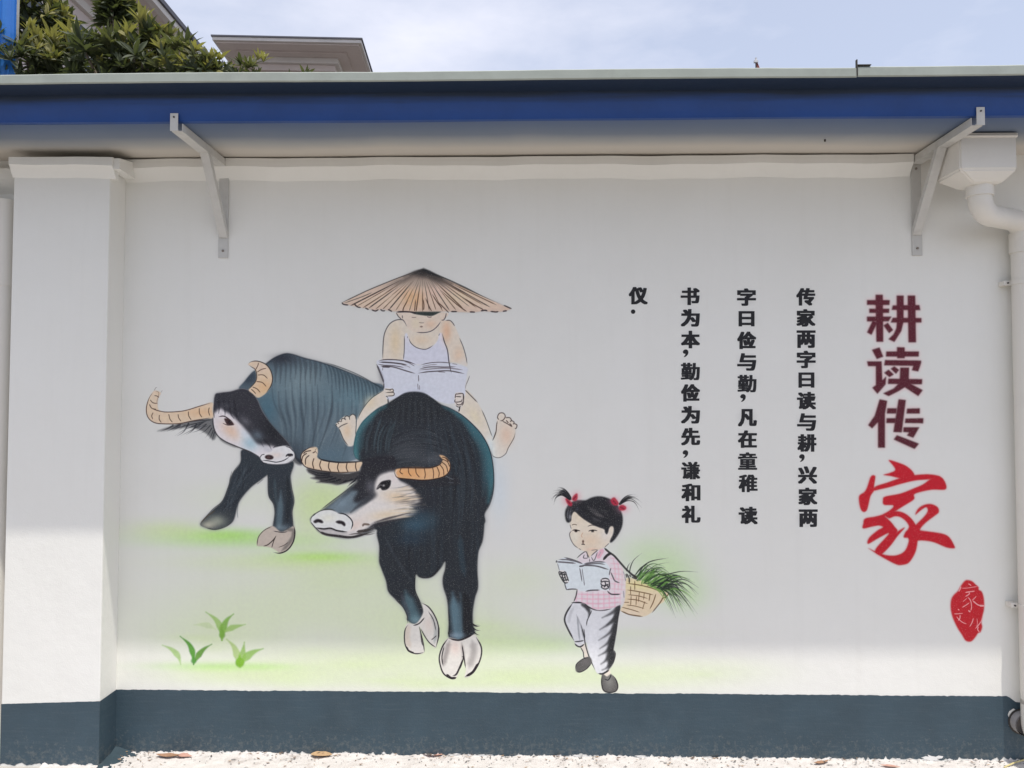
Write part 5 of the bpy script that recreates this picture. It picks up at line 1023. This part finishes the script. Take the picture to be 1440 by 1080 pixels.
# ---------------------------------------------------------------- ground litter
M_SPILL = mat('spilled_white_paint', (.80, .79, .77), .7, .06, 20, .4, 90)
M_BARE = mat('bare_render', (.74, .73, .71), .8, .05, 20, .3, 90)
def blobpoly(cx, cy, rx, ry, n=14, j=.35): return [(cx+rx*math.cos(2*math.pi*i/n)*(1+rr.uniform(-j, j)), cy+ry*math.sin(2*math.pi*i/n)*(1+rr.uniform(-j, j))) for i in range(n)]
def flat(name, polys, z, m, parent=None, step=.0003):
    b = bmesh.new()
    for k, poly in enumerate(polys):
        vs = [b.verts.new((p[0], p[1], z+(k % 6)*step)) for p in poly]
        for t in tessellate_polygon([[Vector((p[0], p[1], 0)) for p in poly]]):
            f = b.faces.new([vs[i] for i in t]); f.normal_update()
            if f.normal.z < 0: f.normal_flip()
    me = bpy.data.meshes.new(name); b.to_mesh(me); b.free(); me.materials.append(m); return link(name, me, parent)
from mathutils import noise as mn
# rough strip of spilled plaster and paint where pavement meets wall: a real lumpy surface
M_STRIP = mat('plaster_spill', (.52, .485, .455), .85, .10, 14, .8, 160, dirt=.75, dirtcol=(.30, .24, .21), col2=(.66, .63, .60), bdist=.004)
sb_ = bmesh.new(); NX, NY = 900, 26; rows = []
for i in range(NX+1):
    x = XL-.25+i*(5.05/NX); row = []
    for j in range(NY+1):
        t = j/NY; y = .0-.22*t**1.25
        if x < pxr+.002: y -= P_D+.0005
        v = mn.fractal(Vector((x*14, y*26, 3.1)), .9, 2.1, 5); v2 = mn.fractal(Vector((x*60, y*90, 7.7)), .8, 2.0, 4)
        h_ = .0035+.004*max(0, v)+.0022*max(-.6, v2)+.010*math.exp(-t*9)*max(0, .55+mn.noise(Vector((x*9, 0, 1.7)))*1.3+v2*.5)
        if t > .85: h_ *= (1-t)/.15
        row.append(sb_.verts.new((x, y, max(h_, .0004) if t < .98 else -.002)))
    rows.append(row)
for u_, v_ in zip(rows, rows[1:]):
    for k in range(NY): sb_.faces.new((u_[k], u_[k+1], v_[k+1], v_[k]))
me = bpy.data.meshes.new('plaster_strip'); sb_.to_mesh(me); sb_.free(); me.materials.append(M_STRIP)
for p in me.polygons: p.use_smooth = True
tag(link('plaster_strip', me), kind='structure')
# splashes of bare white on the foot of the plinth
sheet('bare_patch', [blobpoly(rr.uniform(XL+.1, 2.5), rr.uniform(.002, .016), rr.uniform(.004, .018), rr.uniform(.001, .005), 16, .5) for _ in range(90)]+[blobpoly(at(1311, 1058, 0).x, .018, .04, .013, 22, .5)], M_BARE, bld, -.0016, step=.00001)['kind'] = 'stuff'
# dark crumbs and flakes
M_CRUMB = mat('dark_crumbs', (.22, .21, .20), .9, .4, 80)
cb = bmesh.new()
for _ in range(420):
    x = rr.uniform(XL+.02, 2.6); y = -rr.random()**1.8*.15-.002; s_ = rr.uniform(.001, .0036)*(1 if rr.random() < .85 else 2.4)
    a_ = rr.uniform(0, 3.14); pts = [(x+s_*1.8*math.cos(a_+k*1.57)*(1.0 if k % 2 else .5), y+s_*math.sin(a_+k*1.57), .0050+rr.uniform(0, .002)) for k in range(4)]
    vs = [cb.verts.new(p) for p in pts]; tp = cb.verts.new((x, y, .0085))
    for k in range(4): cb.faces.new((vs[k], vs[(k+1) % 4], tp))
me = bpy.data.meshes.new('debris'); cb.to_mesh(me); cb.free(); me.materials.append(M_CRUMB); tag(link('debris', me), kind='stuff', label='dark crumbs of mortar and grit along the foot of the wall')
# brown flecks of leaf and twig swept against the wall
fl = bmesh.new()
for _ in range(520):
    x = XL+.05+4.6*rr.random() if rr.random() < .6 else rr.choice((-1.9, -1.1, -.45, .25, .9, 1.5, 2.2))+rr.gauss(0, .09)
    y = -.006-rr.random()**2.2*.17; L = rr.uniform(.003, .012); wv = L*rr.uniform(.12, .45); a_ = rr.gauss(0, .7); z_ = .008+.012*math.exp(-abs(y)*30)*rr.random()
    c2_, s2_ = math.cos(a_), math.sin(a_)
    q = [fl.verts.new((x+u*c2_*L-v_*s2_*wv, y+u*s2_*L+v_*c2_*wv, z_+(.004 if abs(u) > .5 else 0)*rr.random())) for u, v_ in ((-1, 0), (0, -1), (1, 0), (0, 1))]
    fl.faces.new(q).material_index = rr.randrange(3)
me = bpy.data.meshes.new('leaf_litter'); fl.to_mesh(me); fl.free()
for c_3 in ((.20, .12, .075), (.33, .22, .13), (.12, .10, .085)): me.materials.append(mat('litter', c_3, .85, .3, 70))
tag(link('leaf_litter', me), kind='stuff', label='brown flecks of dead leaf and twig along the foot of the wall')
# dry leaves, each its own
M_LEAFD = [mat('dry_leaf_brown', (.30, .17, .10), .8, .2, 60), mat('dry_leaf_tan', (.42, .28, .15), .8, .2, 60), mat('dry_leaf_pink', (.45, .26, .20), .8, .2, 60)]
LV = [(236, 1064, 34, .5, 0, 'thin brown dry leaf on the ground beside the pilaster corner'), (258, 1064, 24, .8, 2, 'pinkish dry leaf, second along the wall foot from the pilaster'), (452, 1063, 30, 1.0, 1, 'tan dry leaf with frayed edge against the plinth under the front buffalo'),
      (608, 1062, 28, .9, 2, 'reddish curled dry leaf on the ground below the gap between buffalo and girl'), (784, 1061, 20, 1.3, 1, 'small yellowish folded leaf against the plinth below the girl'), (1003, 1063, 26, 1.1, 1, 'tan scrap of dry leaf under the inscription columns'),
      (1155, 1073, 24, .5, 0, 'narrow brown dry leaf lying clear of the plinth, below the large characters'), (1252, 1078, 26, .4, 2, 'pinkish sliver of leaf at the bottom edge of the photo'), (1416, 1064, 28, 1.2, 0, 'dark brown curled dry leaf at the foot of the wall beside the drain stub'), (1400, 1066, 16, 1.4, 2, 'small pale crumpled leaf just left of the dark one by the drain stub')]
for i, (px_, py_, wpx, asp, mi, lab) in enumerate(LV):
    c = atz(px_, py_, .008); L = wpx/F*(c.y+D); b = bmesh.new(); n_ = 9; rowsl = []
    wd = L*.28*asp; bend = rr.uniform(.2, .5)
    for k in range(n_):
        t = k/(n_-1); hw = wd*math.sin(math.pi*(t*.92+.04))*(1+rr.uniform(-.2, .2)); xx = (t-.5)*L; zz = .004+bend*L*.22*(2*t-1)**2
        rowsl.append([b.verts.new((xx, -hw, zz+hw*.5)), b.verts.new((xx, 0, zz)), b.verts.new((xx, hw, zz+hw*.55))])
    for u_, v_ in zip(rowsl, rowsl[1:]):
        for k in range(2): b.faces.new((u_[k], u_[k+1], v_[k+1], v_[k]))
    me = bpy.data.meshes.new('dry_leaf'); b.to_mesh(me); b.free(); me.materials.append(M_LEAFD[mi])
    o = link('dry_leaf', me, None, (c.x, c.y, .003)); o.rotation_euler = (0, 0, rr.uniform(-.35, .35)); tag(o, lab, 'leaf', 'dry leaves along the foot of the wall')
# yellow straw stick lying by the stub
s0, s1 = atz(1412, 1079, .006), atz(1442, 1068, .02)
m = MB(); m.tube([s0, (s0+s1)/2+Vector((0, 0, .004)), s1], .0035, 8); o = m.build('bamboo_stick', mat('straw', (.55, .47, .22), .6, .1, 50)); tag(o, 'thin yellow bamboo stick lying on the ground at the bottom right corner', 'stick')

# ---------------------------------------------------------------- houses behind
def rotz(v, a): return Vector((v.x*math.cos(a)-v.y*math.sin(a), v.x*math.sin(a)+v.y*math.cos(a), v.z))
M_TRIM = mat('pale_stone_trim', (.66, .62, .58), .8, .08, 3, .2, 20, dirt=.3, dirtcol=(.36, .33, .3))
M_STONE = mat('beige_stone', (.55, .49, .45), .85, .12, 1.5, .4, 18, dirt=.3, dirtcol=(.25, .22, .2))
M_SOFF = mat('soffit_panel', (.62, .54, .50), .8, .06, 1.5, .1, 20)
M_TILE = mat('dark_roof_edge', (.10, .10, .12), .7, .1, 5)
M_GLASS = mat('dark_window_glass', (.03, .035, .04), .12, .05, 2)
RB = math.radians(3.7)
# house with cornice in the middle
c0 = at(298, 47, 0); 
def world_at_depth(px, py, dist): 
    d = ray(px, py); return EYE+d*(dist/d.y)
pL = world_at_depth(298.5, 50, 26.0); pR = world_at_depth(505.5, 52, 26.0+0.0)
Wb = (pR-pL).length*1.0; hb_ = tag(empty('rooftop_house', (pL.x, pL.y, 0), RB), 'beige flat roofed house with stepped stone cornice seen beyond the gutter', 'house')
ze = (pL.z+pR.z)/2; DB = 9.0; OV = 1.3
m = MB(); m.box((0, 0, ze-.10), (Wb, DB, ze+.02), .01); m.build('fascia', M_TRIM, hb_)
m = MB(); m.box((-.04, -.04, ze+.021), (Wb+.04, DB+.04, ze+.07)); m.build('roof', M_TILE, hb_)
for i, (o_, z0_, z1_, mm_) in enumerate(((.10, ze-.15, ze-.101, M_SOFF), (.62, ze-.20, ze-.151, M_SOFF), (.98, ze-.40, ze-.201, M_TRIM), (1.12, ze-.62, ze-.401, M_SOFF))):
    m = MB(); m.box((o_, o_, z0_), (Wb-o_, DB-o_, z1_), .008); m.build('cornice_step', mm_, hb_)
m = MB(); m.box((OV, OV, 0), (Wb-OV, DB-OV, ze-.621)); m.build('wall', M_STONE, hb_)
for i in range(14):
    m = MB(); zz = ze-.95-i*.34; m.box((OV-.025, OV-.025, zz), (Wb-OV+.025, DB-OV+.025, zz+.30), .012); m.build('stone_course', M_STONE, hb_)
# house on the left whose eave runs away from the camera
ZA = H+9.0
e0 = atz(215, 0, ZA); e1 = atz(268, 62, ZA); dA = (e1-e0).normalized(); aA = math.atan2(dA.y, dA.x)-math.pi/2
st = e0-dA*7.0
ha = tag(empty('gabled_house', (st.x, st.y, 0), aA), 'pinkish beige house with a long pale eave board behind the leafy trees, top left', 'house')
LA = 13.0; WA = 9.0
m = MB(); m.box((-.16, 0, ZA-.02), (.0, LA, ZA+.13), .01); m.build('fascia', M_TRIM, ha)
m = MB(); m.box((-WA, -.04, ZA+.131), (.05, LA+.04, ZA+.24)); m.build('roof', M_TILE, ha)
m = MB(); m.box((-WA, .02, ZA+.02), (-.161, LA-.02, ZA+.13)); m.build('soffit', M_SOFF, ha)
m = MB(); m.box((-WA, .5, ZA-.22), (-.95, LA-.5, ZA+.019), .01); m.build('frieze', M_TRIM, ha)
m = MB(); m.box((-WA, .6, 0), (-1.15, LA-.6, ZA-.221)); m.build('wall', mat('pink_grey_render', (.60, .52, .49), .85, .08, 1.2, .2, 15), ha)
m = MB(); m.box((-WA, .55, ZA-.62), (-1.06, LA-.55, ZA-.44), .01); m.build('string_course', M_TRIM, ha)
for i in range(5):
    y_ = 1.3+i*2.3; m = MB(); m.box((-1.16, y_, ZA-2.5), (-1.10, y_+1.3, ZA-.9)); wn_ = m.build('window', M_TRIM, ha)
    m = MB(); m.box((-1.12, y_+.08, ZA-2.42), (-1.09, y_+.61, ZA-.98)); m.box((-1.12, y_+.69, ZA-2.42), (-1.09, y_+1.22, ZA-.98)); m.build('pane', M_GLASS, wn_)
for y_ in (3.9, 8.5):
    m = MB(); m.tube([(-1.03, y_, .2), (-1.03, y_, ZA-.24)], .06, 14); m.build('drainpipe', M_TRIM, ha, smooth=True)
# blue sheet glimpsed through the leaves at the far left
b0 = at(14, 30, 5.0)
bs = tag(empty('blue_hoarding', (b0.x, 5.0, 0), .1), 'bright blue sheet metal hoarding glimpsed through leaves at the far left', 'hoarding')
M_BS = mat('blue_sheet_metal', (.025, .17, .55), .45, .08, 3, .1, 10)
hz = b0.z+.7
cbm = bmesh.new(); prev_ = None
for i in range(41):
    x = -1.52+i*.04; y = .015*(1 if (i//2) % 2 else -1); a_ = (cbm.verts.new((x, y, .3)), cbm.verts.new((x, y, hz)))
    if prev_: cbm.faces.new((prev_[0], a_[0], a_[1], prev_[1]))
    prev_ = a_
me = bpy.data.meshes.new('corrugated_sheet'); cbm.to_mesh(me); cbm.free(); me.materials.append(M_BS); link('corrugated_sheet', me, bs)
for x in (-1.1, -.0):
    m = MB(); m.box((x, .02, 0), (x+.06, .08, hz+.05)); m.build('post', M_STEEL, bs)
# mast far away on the right
mp_ = world_at_depth(1063, 84, 60)
ms = tag(empty('aerial_mast', (mp_.x, mp_.y, 0)), 'thin dark aerial mast with red stay showing just above the gutter rim', 'mast')
m = MB(); m.tube([(0, 0, 0), (0, 0, mp_.z-.1)], .05, 8); m.build('pole', M_DARK, ms)
m = MB(); m.box((-.16, -.1, mp_.z-.25), (.16, .1, mp_.z-.05), .02); m.tube([(0, 0, mp_.z-.1), (0, 0, mp_.z+.15)], .08, 8); m.build('antenna_head', mat('pale_plastic', (.6, .6, .62), .5), ms)
m = MB()
for k in range(4): m.tube([(.05+.02*k, 0, mp_.z-.3), (.5+.16*k, 0, mp_.z-2.6)], .05, 6)
m.build('stay', mat('red_paint', (.35, .10, .08), .6), ms)

# ---------------------------------------------------------------- trees with rosettes of long leaves
def leafmat(name, c, r=.42):
    m = mat(name, c, r, .35, 9, 0, spec=.35); b = m.node_tree.nodes['Principled BSDF']
    n = m.node_tree.nodes; l = m.node_tree.links; o = n['Material Output']; tr = n.new('ShaderNodeBsdfTranslucent'); tr.inputs[0].default_value = (c[0]*1.6+.02, c[1]*1.7+.02, c[2]*.9, 1); ms_ = n.new('ShaderNodeMixShader'); ms_.inputs[0].default_value = .28
    l.new(b.outputs[0], ms_.inputs[1]); l.new(tr.outputs[0], ms_.inputs[2]); l.new(ms_.outputs[0], o.inputs['Surface']); return m
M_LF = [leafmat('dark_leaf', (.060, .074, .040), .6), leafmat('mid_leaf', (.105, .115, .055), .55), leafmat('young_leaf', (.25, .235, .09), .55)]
M_BARK = mat('grey_bark', (.16, .13, .10), .9, .2, 12, .6, 30)
def leaf_geo(L, wd):
    """folded, drooping blade along +x"""
    vs = []; fs = []; n_ = 5
    for k in range(n_):
        t = k/(n_-1); hw = wd*.5*math.sin(math.pi*min(1, t*.86+.10))*(1.05 if k < n_-1 else .08); z = -.22*L*t*t
        vs += [(t*L, -hw, z+hw*.35), (t*L, 0, z), (t*L, hw, z+hw*.35)]
    for k in range(n_-1):
        a = k*3; fs += [(a, a+1, a+4, a+3), (a+1, a+2, a+5, a+4)]
    return vs, fs
LG = leaf_geo(.19, .045); LGV = np.array(LG[0])
def leaf_mesh(m):
    me = bpy.data.meshes.new('leaf'); me.from_pydata(LG[0], [], LG[1]); me.materials.append(m); return me
LEAFM = [leaf_mesh(m) for m in M_LF]
tr_ = random.Random(21)
def rosette_mats(c, axis, n_, s0, lo=.1):
    out = []; axis = axis.normalized(); q = axis.to_track_quat('Z', 'Y').to_matrix()
    for k in range(n_):
        a = k*2.4+tr_.uniform(-.3, .3); el = tr_.uniform(lo, 1.45); s = s0*tr_.uniform(.7, 1.2)
        R_ = q @ Matrix.Rotation(a, 3, 'Z') @ Matrix.Rotation(-el, 3, 'Y') @ Matrix.Rotation(tr_.uniform(-.5, .5), 3, 'X')
        out.append(Matrix.Translation(c) @ R_.to_4x4() @ Matrix.Scale(s, 4))
    return out
def tree(name, base, crown_c, rad, nros, label, nind=14, s0=1.0, leafpick=(0, 0, 1, 1, 2)):
    r = tag(empty(name, base), label, 'tree', 'leafy trees behind the roof')
    bx, by = base[0], base[1]
    cc = [Vector((c[0]-bx, c[1]-by, c[2])) for c in crown_c]
    m = MB(); z0 = min(c.z for c in cc)
    m.tube([(0, 0, 0), (.05, .02, z0*.35), (-.04, 0, z0*.7), (0, 0, z0)], [.11, .09, .075, .06], 12); m.build('trunk', M_BARK, r, smooth=True)
    m = MB()
    for c, rd in zip(cc, rad):
        for _ in range(4):
            e = c+Vector((tr_.gauss(0, .4)*rd[0], tr_.gauss(0, .4)*rd[1], tr_.uniform(0, .5)*rd[2])); m.tube([(0, 0, z0*.8), (e+Vector((0, 0, z0*.8)))/2+Vector((0, 0, .1)), e], [.045, .028, .012], 6)
    m.build('limb', M_BARK, r, smooth=True)
    V = [[], [], []]; Fc = [[], [], []]; ind = 0
    for i in range(nros):
        k = tr_.randrange(len(cc)); c, rd = cc[k], rad[k]
        while True:
            d = Vector((tr_.uniform(-1, 1), tr_.uniform(-1, 1), tr_.uniform(-1, 1)))
            if d.length < 1 and (d.length > .45 or tr_.random() < .3): break
        p = c+Vector((d.x*rd[0], d.y*rd[1], d.z*rd[2])); ax = Vector((d.x*.7, d.y*.7, .75+d.z*.4))
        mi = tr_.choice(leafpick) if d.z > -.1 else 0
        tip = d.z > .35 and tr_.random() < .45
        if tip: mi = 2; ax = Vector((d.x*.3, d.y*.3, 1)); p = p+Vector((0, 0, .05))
        frontish = d.y < -.35 and p.z > 5.3 and ind < nind
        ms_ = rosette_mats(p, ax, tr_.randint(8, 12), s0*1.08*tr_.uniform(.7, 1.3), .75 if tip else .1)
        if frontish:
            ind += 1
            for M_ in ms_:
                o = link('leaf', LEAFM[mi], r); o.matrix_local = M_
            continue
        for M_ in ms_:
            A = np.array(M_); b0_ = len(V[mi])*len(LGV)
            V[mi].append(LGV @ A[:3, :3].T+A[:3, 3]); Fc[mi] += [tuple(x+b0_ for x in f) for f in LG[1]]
    # one mass per tree, three leaf tones as material slots
    allv = []; allf = []; mid = []
    off = 0
    for k in range(3):
        if not V[k]: continue
        a = np.concatenate(V[k]); allv.append(a); allf += [tuple(x+off for x in f) for f in Fc[k]]; mid += [k]*len(Fc[k]); off += len(a)
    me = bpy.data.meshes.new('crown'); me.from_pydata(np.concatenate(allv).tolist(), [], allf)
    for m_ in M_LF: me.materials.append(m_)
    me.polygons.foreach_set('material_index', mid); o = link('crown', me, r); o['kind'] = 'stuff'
    return r
def tp(px_, py_, Y): p = at(px_, py_, Y); return (p.x, p.y, p.z)
tree('loquat_tree', (at(60, 60, 5.6).x, 5.6, 0), [tp(45, 100, 5.4), tp(110, 105, 5.6), tp(60, 30, 5.9)], [(.6, .6, .42), (.55, .6, .38), (.24, .45, .36)], 210, 'tall bushy tree with pale young leaf tips in front of the pinkish house, leftmost', 26)
tree('loquat_tree', (at(190, 70, 5.2).x, 5.2, 0), [tp(165, 100, 5.2), tp(215, 98, 5.2), tp(163, 18, 5.5)], [(.5, .5, .42), (.5, .5, .45), (.09, .15, .25)], 210, 'dense dark green tree standing between the leftmost tree and the low yellowish one', 26, leafpick=(0, 0, 0, 1, 2))
tree('loquat_tree', (at(272, 90, 4.8).x, 4.8, 0), [tp(262, 100, 4.8), tp(300, 112, 4.8)], [(.33, .4, .28), (.2, .3, .16)], 80, 'low yellowish green tree whose top stands against the sky, right of the dark tree', 14, .85, (1, 1, 2, 0))
tree('loquat_tree', (at(350, 100, 5.0).x, 5.0, 0), [tp(350, 108, 5.0)], [(.24, .3, .19)], 24, 'small leafy tree top in front of the flat roofed house, left corner', 8, .75, (0, 1, 1))
tree('loquat_tree', (at(420, 100, 5.4).x, 5.4, 0), [tp(420, 110, 5.4)], [(.12, .2, .14)], 7, 'lone sprig of a tree top before the middle of the flat roofed house', 5, .6, (1, 2))
